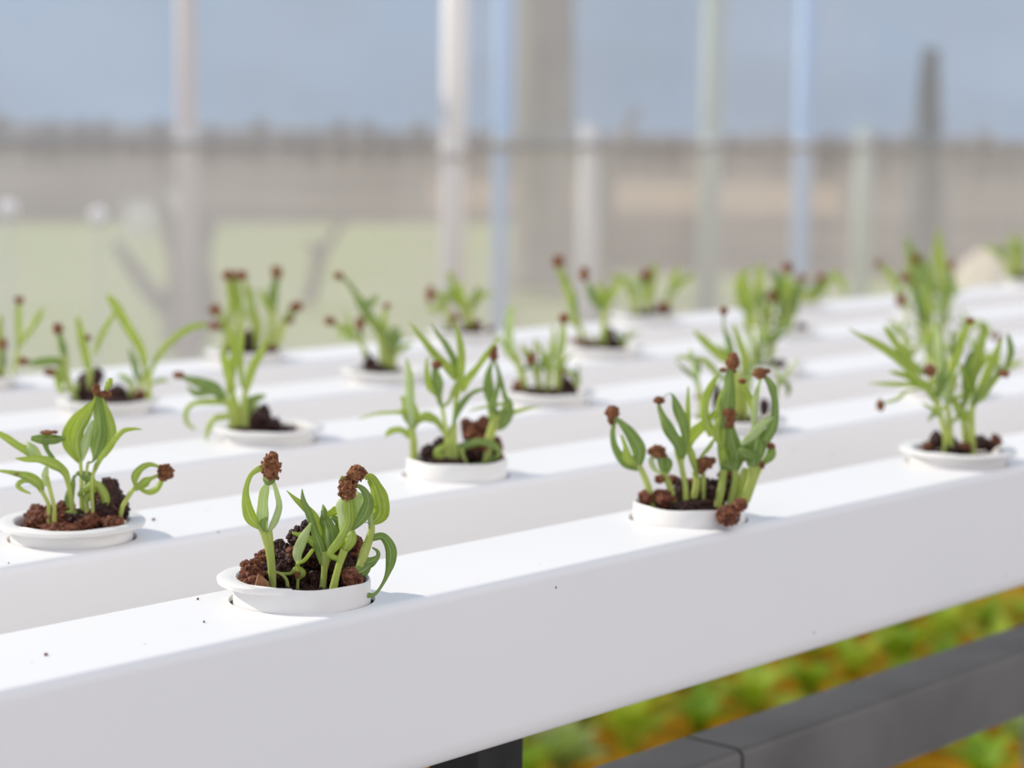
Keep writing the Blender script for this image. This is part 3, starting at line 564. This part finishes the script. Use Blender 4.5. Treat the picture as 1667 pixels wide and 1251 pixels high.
   (None, 's 1460 440 56 1450 330 60 1442 260 62;l 1444 275 70 1452 190 62 1472 112 26'),
   (None, 's 1370 440 30 1340 360 36 1310 290 40;l 1315 300 44 1260 240 50 1150 200 18')]),
]
ORD = ['leftmost', 'second from left', 'third from left', 'fourth from left', 'fifth from left', 'sixth from left', 'seventh from left', 'eighth from left']
def parse(s):
    out = []
    for part in s.split(';'):
        tk = part.split(); v = [float(x) for x in tk[1:]]
        out.append((tk[0], v))
    return out
for pi, P in enumerate(POTS):
    rnd = random.Random(100+pi)
    x, y = hole_xy(P['ci'], P['k'])
    # each pot sits pushed a little towards the near side of its hole
    px_, py_ = x-.0012, y-.0013
    pot = make_pot(px_, py_, P['h'], P['style'], P.get('tilt', (0, 0)))
    tag(pot, P['plab'], 'pot', 'net pots in the channel holes')
    pl = Plane(px_, py_, P['org']); dist = (Vector((px_, py_, 0))-CAM).dot(HF)
    near = dist < 1.15
    # soil
    bm = bmesh.new()
    zs = P['h']-.0045
    def fill(bm, rad=.0236):
        g = [[bm.verts.new((px_+rad*(i/8)*math.cos(j*math.pi/12), py_+rad*(i/8)*math.sin(j*math.pi/12), zs+.0018*noise.noise(Vector((i*1.3, j*.9, pi*7.))) - (.001 if i == 8 else 0))) for j in range(24)] for i in range(1, 9)]
        c = bm.verts.new((px_, py_, zs)); cb = bm.verts.new((px_, py_, -.01))
        for j in range(24):
            bm.faces.new((c, g[0][j], g[0][(j+1) % 24]))
            for i in range(7): bm.faces.new((g[i][j], g[i+1][j], g[i+1][(j+1) % 24], g[i][(j+1) % 24]))
            bm.faces.new((cb, g[7][(j+1) % 24], g[7][j]))
    fill(bm)
    gs = .0012 if near else .0011
    for i in range(260 if near else 70):
        a = rnd.uniform(0, 6.283); r = .0225*math.sqrt(rnd.random()); grain(bm, Vector((px_+r*math.cos(a), py_+r*math.sin(a), zs+.0006)), gs*rnd.uniform(.5, 1.1), rnd)
    bm2 = bmesh.new(); n2 = 0
    for kind, v in parse(P['soil']):
        if v[2] <= 0: continue
        d = v[4]*.001; rx = pl.size(v[2], d); rz = pl.size(v[3], d); c = pl.at(v[0], v[1], d)
        ax = Vector((px_, py_, 0)); h = Vector((c.x, c.y, 0))-ax; lim = max(.004, .0235-rx*.9)
        wide = rx > .016
        if wide: rx = min(rx, .021); lim = .002
        if h.length > lim: h = h.normalized()*lim
        c = Vector((ax.x+h.x, ax.y+h.y, c.z))
        if c.z < zs-.002: c.z = zs-.002
        ng = int((70 if near else 18)*(1+rx*rz/1.2e-4))
        lump(bm2 if kind == 'r' else bm, c, rx, rz, rnd, min(ng, 420 if near else 60), gs); n2 += kind == 'r'
    so = mesh_obj('potting_soil', bm, SOILD, smooth=False)
    tag(so, 'dark crumbly soil heaped inside the '+P['where'], 'soil', kind='stuff')
    if n2:
        cl = mesh_obj('coir_crumbs', bm2, SOILR, so, smooth=False); cl['kind'] = 'stuff'; cl['label'] = 'reddish brown coir crumbs'
    else: bm2.free()
    if P.get('chips'):
        v = [float(q) for q in P['chips'].split()]; c = pl.at(v[0], v[1], v[4]*.001); s = pl.size(v[2])
        bm = bmesh.new()
        tri = [(-.55, 1.1), (-1, -.6), (-.45, -1.05), (.3, -.8), (.95, -1.0), (.75, -.1), (.1, .55)]
        loops = []
        for dd, sc in ((-.35, .8), (-.15, 1.0), (.25, .95), (.4, .7)):
            loops.append([c + R2*(a*s*sc) + Vector((0, 0, 1))*(b_*s*sc) + HF*(dd*s + .15*s*math.sin(a*3)) for a, b_ in tri])
        rings(bm, loops); bmesh.ops.recalc_face_normals(bm, faces=bm.faces)
        tag(mesh_obj('bark_chip', bm, CHIP, smooth=False), 'angular tan bark chip standing at the front left rim of the nearest pot', 'bark chip')
    if P.get('slab'):
        v = [float(q) for q in P['slab'].split()]; bm = bmesh.new()
        Q = [(v[0], v[1]), (v[2], v[3]), (v[4], v[5]), (v[6], v[7])]; loops = []
        for dd, ins in ((-.003, .86), (-.0015, 1), (.002, 1), (.0035, .86)):
            cx = sum(q[0] for q in Q)/4; cy = sum(q[1] for q in Q)/4; lp = []
            for i in range(4):
                for tt in (0, .25, .5, .75):
                    a = Q[i]; b_ = Q[(i+1) % 4]; xx = a[0]+(b_[0]-a[0])*tt; yy = a[1]+(b_[1]-a[1])*tt
                    xx = cx+(xx-cx)*ins+rnd.uniform(-4, 4); yy = cy+(yy-cy)*ins+rnd.uniform(-4, 4); lp.append(pl.at(xx, yy, dd+.002))
            loops.append(lp)
        rings(bm, loops); bmesh.ops.recalc_face_normals(bm, faces=bm.faces)
        tag(mesh_obj('bark_strip', bm, SOILD, smooth=False), 'dark bark strip leaning upright at the right side of the left flanged pot', 'bark chip')
    if P.get('clump'):
        bm = bmesh.new()
        for part in P['clump'].split(';'):
            v = [float(q) for q in part.split()]; c = pl.at(v[0], v[1], v[4]*.001); lump(bm, c, pl.size(v[2])*.9, pl.size(v[3])*.9, rnd, 160, .0011)
        tag(mesh_obj('soil_clump', bm, SOILR), 'reddish brown soil clump hanging over the right rim of the crowded front pot', 'soil clump')
    # seedlings
    order = sorted(range(len(P['pl'])), key=lambda i: parse(P['pl'][i][1])[0][1][0])
    tops = []
    for lab, s in P['pl']:
        tops.append(min(v[j] for kd, v in parse(s) for j in range(1, len(v), 3 if kd != 'h' else 4)))
    for si, (lab, s) in enumerate(P['pl']):
        parts = parse(s)
        b0 = parts[0][1]
        dz = rnd.uniform(-.009, .001) if P['n'] in 'ADBC' else rnd.uniform(-.008, .006)
        lean = rnd.uniform(-.004, .004)
        zb = pl.at(b0[0], b0[1]).z
        depth = lambda z, dz=dz, lean=lean, zb=zb: dz + lean*max(0, (z-zb)/.03)
        p0 = pl.at(b0[0], b0[1], dz)
        root = empty('seedling', (p0.x, p0.y, zs))
        capped = any(k == 'h' for k, _ in parts)
        if not lab:
            last = [v for k, v in parts if k in 'lgp']
            ex = sum(v[-3] for v in last)/len(last) - b0[0]; thr = 14*P['org'][2]
            le = ' leaning left' if ex < -thr else ' leaning right' if ex > thr else ''
            hh = 'tallest ' if tops[si] == min(tops) else 'short ' if tops[si] == max(tops) and len(tops) > 2 else ''
            lab = (hh+('brown-capped ' if capped else 'green ')+'seedling'+le+', '+ORD[order.index(si)]+' in '+P['where'])
        if len(lab.split()) > 16: lab = lab.replace(' leaning left', '').replace(' leaning right', '')
        if len(lab.replace('-', ' ').split()) > 16: lab = lab.replace('seedling leaning', 'seedling').replace('tallest brown-capped', 'tallest capped').replace('short brown-capped', 'short capped')
        tag(root, lab, 'seedling', 'seedlings in the '+P['where'])
        first = True
        if P['n'] in 'EGUVTNFJIWRSQML':
            sv = [v for k_, v in parts if k_ == 's'][0]; zk = P['org'][2]/dist; parts = list(parts)
            for q_ in range(3 if P['n'] in 'GUVTNEW' else 2):
                j = len(sv)-3 if q_ != 1 else max(0, len(sv)-6); bx, by_ = sv[j], sv[j+1]
                a_ = rnd.uniform(-58, 58); a2 = a_*rnd.uniform(1.0, 1.5); ln = zk*rnd.uniform(48, 82); wd = zk*rnd.uniform(7, 11)
                p1 = (bx+ln*.5*math.sin(math.radians(a_)), by_-ln*.5*math.cos(math.radians(a_))); p2 = (p1[0]+ln*.5*math.sin(math.radians(a2)), p1[1]-ln*.5*math.cos(math.radians(a2)))
                parts.append((rnd.choice('llgp'), [bx, by_, wd*.5, (bx+p1[0])/2, (by_+p1[1])/2, wd, p1[0], p1[1], wd, p2[0], p2[1], wd*.2]))
        hs = [v for k_, v in parts if k_ == 'h']; st = []
        for k_, v in parts:
            if k_ == 's': st += [q[:3] for q in catmull([tuple(v[i:i+3]) for i in range(0, len(v), 3)], 5)]
        fixed = []
        for k_, v in parts:
            v = list(v)
            if k_ in 'lgp':
                dd, q = min(((math.hypot(q[0]-v[0], q[1]-v[1]), q) for q in st), key=lambda t_: t_[0])
                if 6 < dd < 24*P['org'][2]: v = [q[0], q[1], min(v[2], q[2]*.8)] + v
                for e in hs:
                    dx, dy = v[-3]-e[0], v[-2]-e[1]; k2 = math.hypot(dx/(e[2]+16), dy/(e[3]+16))
                    if k2 < 1.9: v += [e[0]+dx*.35/max(k2, .35), e[1]+dy*.35/max(k2, .35), max(8, min(v[-1], e[2]*.6))]; break
            fixed.append((k_, v))
        parts = fixed
        for kd, v in parts:
            if kd == 'h':
                build_husk(pl, v[0], v[1], v[2], v[3], depth, rnd, root, 90 if near else 30)
            else:
                pts = [tuple(v[i:i+3]) for i in range(0, len(v), 3)]
                if kd == 's':
                    build_stem(pl, pts, depth, root, (px_, py_), True); first = False
                else:
                    build_leaf('leaf', pl, pts, depth, rnd, LEAF[kd], root, 0)

# crumbs of soil lying on the channels
rnd = random.Random(5)
for px, py, r, lb in ((250, 848, .0009, 'soil crumb on the second channel, right of the left flanged pot'), (322, 977, .0006, 'tiny soil crumb on the front channel just left of the nearest pot'),
                  (14, 918, .0005, 'tiny soil crumb on the second channel at the left photo edge'), (75, 1068, .0007, 'soil crumb alone on the sunlit top of the front channel, lower left'),
                  (332, 1014, .0005, 'tiny soil crumb on the front channel, below and left of the nearest pot'), (905, 958, .0006, 'tiny soil crumb stuck on the upper side of the front channel')):
    c = on_z(px, py, 0) if py < 950 or px < 500 else on_y(px, py, Y1+YFRONT)
    bm = bmesh.new(); grain(bm, c + Vector((0, 0, r*.5)), r, rnd); tag(mesh_obj('soil_crumb', bm, SOILR, smooth=False), lb, 'soil crumb')
bm = bmesh.new()                                     # brown streak of wet soil beside the flangeless pot in the second row
for i in range(26):
    px = 655+i*1.1; py = 771+5*math.sin(min(1, i/24)*1.4)+rnd.uniform(-.8, .8); grain(bm, on_z(px, py, .0004), .0005, rnd)
tag(mesh_obj('soil_streak', bm, CHIP, smooth=False), 'thin brown streak of soil at the left foot of the flangeless pot', 'soil')
# ------------------------------------------------------------------ low bed of young plants seen under the channel
def clump_leaf(bm, base, ang, tilt, ln, wd, rnd):
    d = Vector((math.cos(ang), math.sin(ang), 0)); s = Vector((-d.y, d.x, 0)); n = 6; P_ = []
    for i in range(n+1):
        t = i/n; el = tilt*(1-t*.8); c = base + d*(ln*t*math.cos(el)) + Vector((0, 0, 1))*(ln*math.sin(tilt)*(t-.45*t*t)*1.3)
        w_ = wd*math.sin(math.pi*min(.97, max(.08, t**.8)))/2
        P_.append([bm.verts.new(c - s*w_ + Vector((0, 0, w_*.3))), bm.verts.new(c), bm.verts.new(c + s*w_ + Vector((0, 0, w_*.3)))])
    for i in range(n):
        for j in range(2): bm.faces.new((P_[i][j], P_[i][j+1], P_[i+1][j+1], P_[i+1][j]))
BED = [mat('bed_leaf_green', (.20, .34, .02), .55, .3, trans=.35, tcol=(.5, .7, .03)), mat('bed_leaf_light', (.42, .54, .06), .55, .3, trans=.35, tcol=(.7, .85, .08)), mat('bed_leaf_grey_green', (.36, .45, .15), .6, .3, trans=.3, tcol=(.45, .6, .15))]
protos = []
for v in range(5):
    bm = bmesh.new()
    for i in range(15):
        a = i*2.4+rnd.uniform(-.3, .3); clump_leaf(bm, Vector((rnd.uniform(-.01, .01), rnd.uniform(-.01, .01), 0)), a, math.radians(rnd.uniform(25, 75)), rnd.uniform(.06, .095), rnd.uniform(.028, .045), rnd)
    me = bpy.data.meshes.new('bed_plant'); bm.to_mesh(me); bm.free(); me.materials.append(BED[v % 3]); protos.append(me)
    me.polygons.foreach_set('use_smooth', [True]*len(me.polygons))
cnt = 0
pa = on_z(1130, 1160, GZ+.05)
for i in range(-10, 14):
    for j in range(-9, 8):
        gx = pa.x+i*.165+(j % 2)*.08+rnd.uniform(-.012, .012); gy = pa.y+j*.165+rnd.uniform(-.012, .012)
        v = Vector((gx, gy, GZ+.1))-CAM; q = v.dot(FWD)
        sxp = IW/2+F_PX*v.dot(R2)/q; syp = IH/2-F_PX*v.dot(U2)/q
        if not (820 < sxp < 1700 and 930 < syp < 1290) or not (1.3 < gy < 3.8) or (gx < 2.85 and gy < 2.0) or (gx < 4.3 and gy > 2.9): continue
        o = bpy.data.objects.new('bed_plant', protos[rnd.randrange(5)]); C.objects.link(o)
        o.location = (gx, gy, GZ+.015); o.rotation_euler = (0, 0, rnd.uniform(0, 6)); s = rnd.uniform(.75, 1.15); o.scale = (s, s, s*rnd.uniform(1.2, 1.8))
        tag(o, 'small blurred yellow-green plant on the amber ground below the channel', 'plant', 'low plants below the channel'); cnt += 1

# ------------------------------------------------------------------ greenhouse side: posts, rail, film
YW = 4.5
def film(name, y, z0, z1, haze, tint, hcol):
    m = bpy.data.materials.new('plastic_film'); m.use_nodes = True; t = m.node_tree; t.nodes.clear()
    out = t.nodes.new('ShaderNodeOutputMaterial'); a = t.nodes.new('ShaderNodeBsdfTransparent'); b = t.nodes.new('ShaderNodeBsdfDiffuse'); mx = t.nodes.new('ShaderNodeMixShader')
    a.inputs[0].default_value = (*tint, 1); b.inputs[0].default_value = (*hcol, 1)
    g = t.nodes.new('ShaderNodeNewGeometry'); mp_ = t.nodes.new('ShaderNodeMapping'); mp_.inputs['Scale'].default_value = (1.1, 1, .55)
    nz_ = t.nodes.new('ShaderNodeTexNoise'); nz_.inputs['Scale'].default_value = 2.2; nz_.inputs['Detail'].default_value = 3
    r = t.nodes.new('ShaderNodeMapRange'); r.inputs[1].default_value = .3; r.inputs[2].default_value = .7; r.inputs[3].default_value = haze-.07; r.inputs[4].default_value = haze+.07
    t.links.new(g.outputs['Position'], mp_.inputs[0]); t.links.new(mp_.outputs[0], nz_.inputs['Vector']); t.links.new(nz_.outputs[0], r.inputs[0]); t.links.new(r.outputs[0], mx.inputs[0])
    t.links.new(a.outputs[0], mx.inputs[1]); t.links.new(b.outputs[0], mx.inputs[2]); t.links.new(mx.outputs[0], out.inputs[0])
    bm = bmesh.new(); x0, x1 = -1.5, 14
    vs_ = [bm.verts.new(p) for p in ((x0, y, z0), (x1, y, z0), (x1, y, z1), (x0, y, z1))]; bm.faces.new(vs_)
    return tag(mesh_obj(name, bm, m, smooth=False), kind='structure')
film('wall_back', YW-.06, GZ-.012, .98, .43, (.98, .99, 1.0), (.84, .87, .90))
rz = on_y(900, 236, YW-.08).z
film('wall_back_lower', YW-.09, GZ-.012, rz, .24, (1.0, .99, .97), (.88, .86, .82))
bm = bmesh.new(); cyl(bm, (-1.5, YW-.105, rz), (14, YW-.105, rz), .009)
bm2_ = bmesh.new(); cyl(bm2_, (-1.5, YW-.03, 1.0), (14, YW-.03, 1.0), .02); tag(mesh_obj('top_rail', bm2_, STEEL), 'steel rail along the top of the film wall', 'rail')
tag(mesh_obj('curtain_rail', bm, mat('rail_grey', (.42, .42, .42), .5)), 'thin grey horizontal rail across the film wall', 'rail')
MW = mat('post_white', (.95, .94, .93), .4, trans=.35, tcol=(.97, .95, .93)); MB = mat('post_blue', (.36, .58, .90), .5); MG = mat('post_pale_green', (.42, .52, .48), .5); MGR = mat('post_grey', (.62, .64, .66), .5)
def post(px, y, wpx, m, lb, z1=1.0, extra=None):
    p = on_y(px, 300, y); dist = (p-CAM).dot(FWD); r = wpx*dist/F_PX/2
    root = empty('greenhouse_post', (p.x, y, GZ))
    bm = bmesh.new(); cyl(bm, (p.x, y, GZ), (p.x, y, z1), r, n=24); mesh_obj('pole', bm, m, root)
    bm = bmesh.new(); cyl(bm, (p.x, y, GZ), (p.x, y, GZ+.03), r*2.0, n=24); mesh_obj('foot_plate', bm, MGR, root)
    for zc in (rz, .96):
        bm = bmesh.new(); cyl(bm, (p.x, y, zc-.02), (p.x, y, zc+.02), r*1.12, n=24); mesh_obj('clamp', bm, MGR if m is not MW else m, root)
    return tag(root, lb, 'post')
post(738, 3.3, 40, MW, 'thick white pole standing in front of the film wall')
post(815, YW, 26, MB, 'blue pole of the film wall just right of the white pole')
post(1306, YW, 30, MB, 'blue pole of the film wall at the right side')
post(958, 4.75, 34, MGR, 'faint grey pole behind the film, right of the broad tree trunk', z1=.185)
post(1156, 5.2, 36, MG, 'faint pale green pole behind the film between the two blue poles')
post(305, 5.2, 34, mat('post_pinkish', (.60, .54, .53), .5), 'faint pinkish pole behind the film at the left')
post(1405, 6.2, 30, MG, 'faint greenish pole behind the film, right of the right blue pole', z1=.19)

# ------------------------------------------------------------------ outside: trunk, bushes, field
BARK = mat('grey_bark', (.24, .225, .20), .9, .1, var=(.32, .30, .27), scale=5)
BUSH = mat('dry_bush', (.30, .27, .22), .9, .1, var=(.38, .34, .28), scale=.6)
HEDGE = mat('evergreen_foliage', (.10, .15, .15), .9, .1, var=(.14, .20, .19), scale=3)
def g_at(px, d): 
    v = at_dist(px, 247, d); return Vector((v.x, v.y, GZ))
def limb(bm, pts):
    q = catmull(pts, 4); loops = []
    for i, p in enumerate(q):
        c = Vector(p[:3]); tg = (Vector(q[min(len(q)-1, i+1)][:3])-Vector(q[max(0, i-1)][:3])).normalized(); s = tg.cross(HF).normalized(); n_ = s.cross(tg)
        loops.append([c+(s*math.cos(a*math.pi/5)+n_*math.sin(a*math.pi/5))*p[3] for a in range(10)])
    rings(bm, loops)
# broad grey trunk
g = g_at(884, 13); root = empty('tree', g)
bm = bmesh.new(); limb(bm, [(g.x, g.y, g.z+.05, .22), (g.x+.02, g.y, g.z+.5, .18), (g.x, g.y, 1.2, .165), (g.x-.03, g.y, 3.4, .14)]); mesh_obj('trunk', bm, BARK, root)
for sgn, z0 in ((1, 1.9), (-1, 2.3), (1, 2.8)):
    bm = bmesh.new(); e = RT*sgn; limb(bm, [(g.x, g.y, z0, .06), (g.x+e.x*.5, g.y+e.y*.5, z0+.6, .045), (g.x+e.x*.9, g.y+e.y*.9, z0+1.5, .02)]); mesh_obj('branch', bm, BARK, root)
tag(root, 'broad grey tree trunk outside, blurred behind the film right of the left blue pole', 'tree')
def leafy(name, g, h, rad, m, lb, cat, n=900, trunk=None, ls=.035, cone=True):
    root = empty(name, g); bm = bmesh.new(); rn = random.Random(int(g.x*100))
    for i in range(n):
        t = rn.random()**.8; rr = rad*((1-t)*.8+.22 if cone else math.sqrt(max(.05, 1-(2*t-1)**2))); a = rn.uniform(0, 6.28); k = math.sqrt(rn.random())
        c = g + Vector((rr*k*math.cos(a), rr*k*math.sin(a), (.08+.92*t)*h)); d = Vector((rn.gauss(0, 1), rn.gauss(0, 1), rn.gauss(.4, 1))).normalized()*ls*rn.uniform(.6, 1.3); s = d.orthogonal()*.45; u = d.cross(s).normalized()*ls*.12
        v1 = [bm.verts.new(q) for q in (c-d, c+s+u, c+d, c-s+u)]; bm.faces.new(v1)
    mesh_obj('foliage', bm, m, root)
    bm = bmesh.new(); cyl(bm, g, g+Vector((0, 0, h*.8)), rad*.14, rad*.05, 8); mesh_obj('stem', bm, BARK, root)
    return tag(root, lb, cat)
leafy('conifer', g_at(1510, 16), 1.6, .17, HEDGE, 'slim dark columnar conifer outside at the right, behind the film', 'tree', n=1500, ls=.05)
def bare(px, d, lines, lb, m=BARK):
    g = g_at(px, d); root = empty('bare_bush', g)
    for ln in lines:
        bm = bmesh.new(); pts = []
        for (x_, y_, w_) in ln:
            p = at_dist(x_, y_, d); pts.append((p.x, p.y, p.z, w_*d/F_PX/2))
        if len(pts) > 1: pts[0] = (pts[0][0], pts[0][1], max(pts[0][2], GZ)+.04, pts[0][3])
        limb(bm, pts); mesh_obj('branch', bm, m, root)
    return tag(root, lb, 'bush')
bare(985, 11, [[(975, 560, 34), (985, 420, 30), (990, 300, 24), (1010, 230, 18), (1040, 175, 10)], [(985, 400, 24), (975, 300, 16), (960, 250, 10)]], 'bare leaning branch outside, right of the broad tree trunk')
bare(300, 9.6, [[(300, 610, 60), (290, 520, 60), (300, 440, 50), (275, 370, 34), (260, 310, 18)], [(300, 600, 56), (330, 500, 50), (320, 420, 44), (345, 360, 22)], [(285, 540, 30), (225, 450, 26), (185, 390, 14)], [(290, 470, 50), (310, 400, 50), (300, 330, 20)]], 'grey bare bush outside at the left, its branches forming a V')
bare(510, 12, [[(495, 560, 22), (505, 480, 22), (525, 410, 18), (560, 360, 12)], [(500, 520, 16), (515, 430, 16), (505, 390, 10)]], 'thin bare shrub outside, left of the white pole')
# rows of dry bushes closing off the field
rn = random.Random(3)
for i in range(46):
    px = -120+i*42+rn.uniform(-5, 5); d = 50 if i % 2 else 54
    leafy('field_bush', g_at(px, d), rn.uniform(.75, 1.05), rn.uniform(.26, .3), BUSH, 'blurred dry brown bush in the hedge at the field edge', 'bush', n=160, ls=.16, cone=False)['group'] = 'dry bushes at the field edge'
# pale boards and glints at the left, a pale sack at the right
GL = mat('pale_sheet', (.85, .86, .88), .25, .5)
for px, py, s, lb in ((14, 340, .026, 'glint of light shaped as a white sphere, at the far left edge'), (160, 352, .026, 'glint of light shaped as a white sphere at the left, right of the first')):
    p = at_dist(px, py, 4.7); root = empty('glint_stand_in', Vector((p.x, p.y, GZ)))  # blurred glint put into the shape: white sphere on an added stick
    bm = bmesh.new(); cyl(bm, (p.x, p.y, GZ), (p.x, p.y, p.z-s*.7), .002, n=8); mesh_obj('added_stake', bm, MGR, root)
    bm = bmesh.new(); bmesh.ops.create_uvsphere(bm, u_segments=24, v_segments=16, radius=s*.75, matrix=Matrix.Translation(p))
    mm = mat('glint_white', (.92, .92, .92), .2, .6)
    mesh_obj('glint_ball', bm, mm, root); tag(root, lb, 'glint_ball')
for px, py, wp, hp, d, lb in ((228, 350, 46, 50, 20, 'pale box far outside at the left, nearer the edge'), (287, 342, 30, 60, 21, 'pale upright box far outside at the left beside the pinkish pole')):
    p = at_dist(px, py, d); ww = wp*d/F_PX/2; hh = hp*d/F_PX/2; a = math.atan2(HF.y, HF.x)
    bm = bmesh.new(); box(bm, (-ww, -ww, -hh), (ww, ww, hh)); bm.transform(Matrix.Translation((p.x, p.y, GZ+hh)) @ Matrix.Rotation(a, 4, 'Z')); bmesh.ops.bevel(bm, geom=bm.edges[:], offset=ww*.15, segments=2, affect='EDGES')
    tag(mesh_obj('storage_box', bm, GL, smooth=False), lb, 'box')
p = at_dist(1610, 440, 11.5); bm = bmesh.new(); g = Vector((p.x, p.y, GZ)); hgt = p.z+.11-GZ
bmesh.ops.create_icosphere(bm, subdivisions=4, radius=1)
for v in bm.verts:
    k = 1+.12*noise.noise(v.co*2.5); sq = 1 if v.co.z < 0 else 1-.35*v.co.z
    v.co = Vector((g.x+v.co.x*.2*k*sq, g.y+v.co.y*.2*k*sq, max(g.z, g.z+hgt/2+v.co.z*hgt/2*k)))
tag(mesh_obj('filled_sack', bm, mat('sack_cream', (.92, .82, .66), .8, var=(.84, .74, .58), scale=9, bump=.4, bscale=20)), 'cream sack standing outside behind the right end of the channels', 'sack')
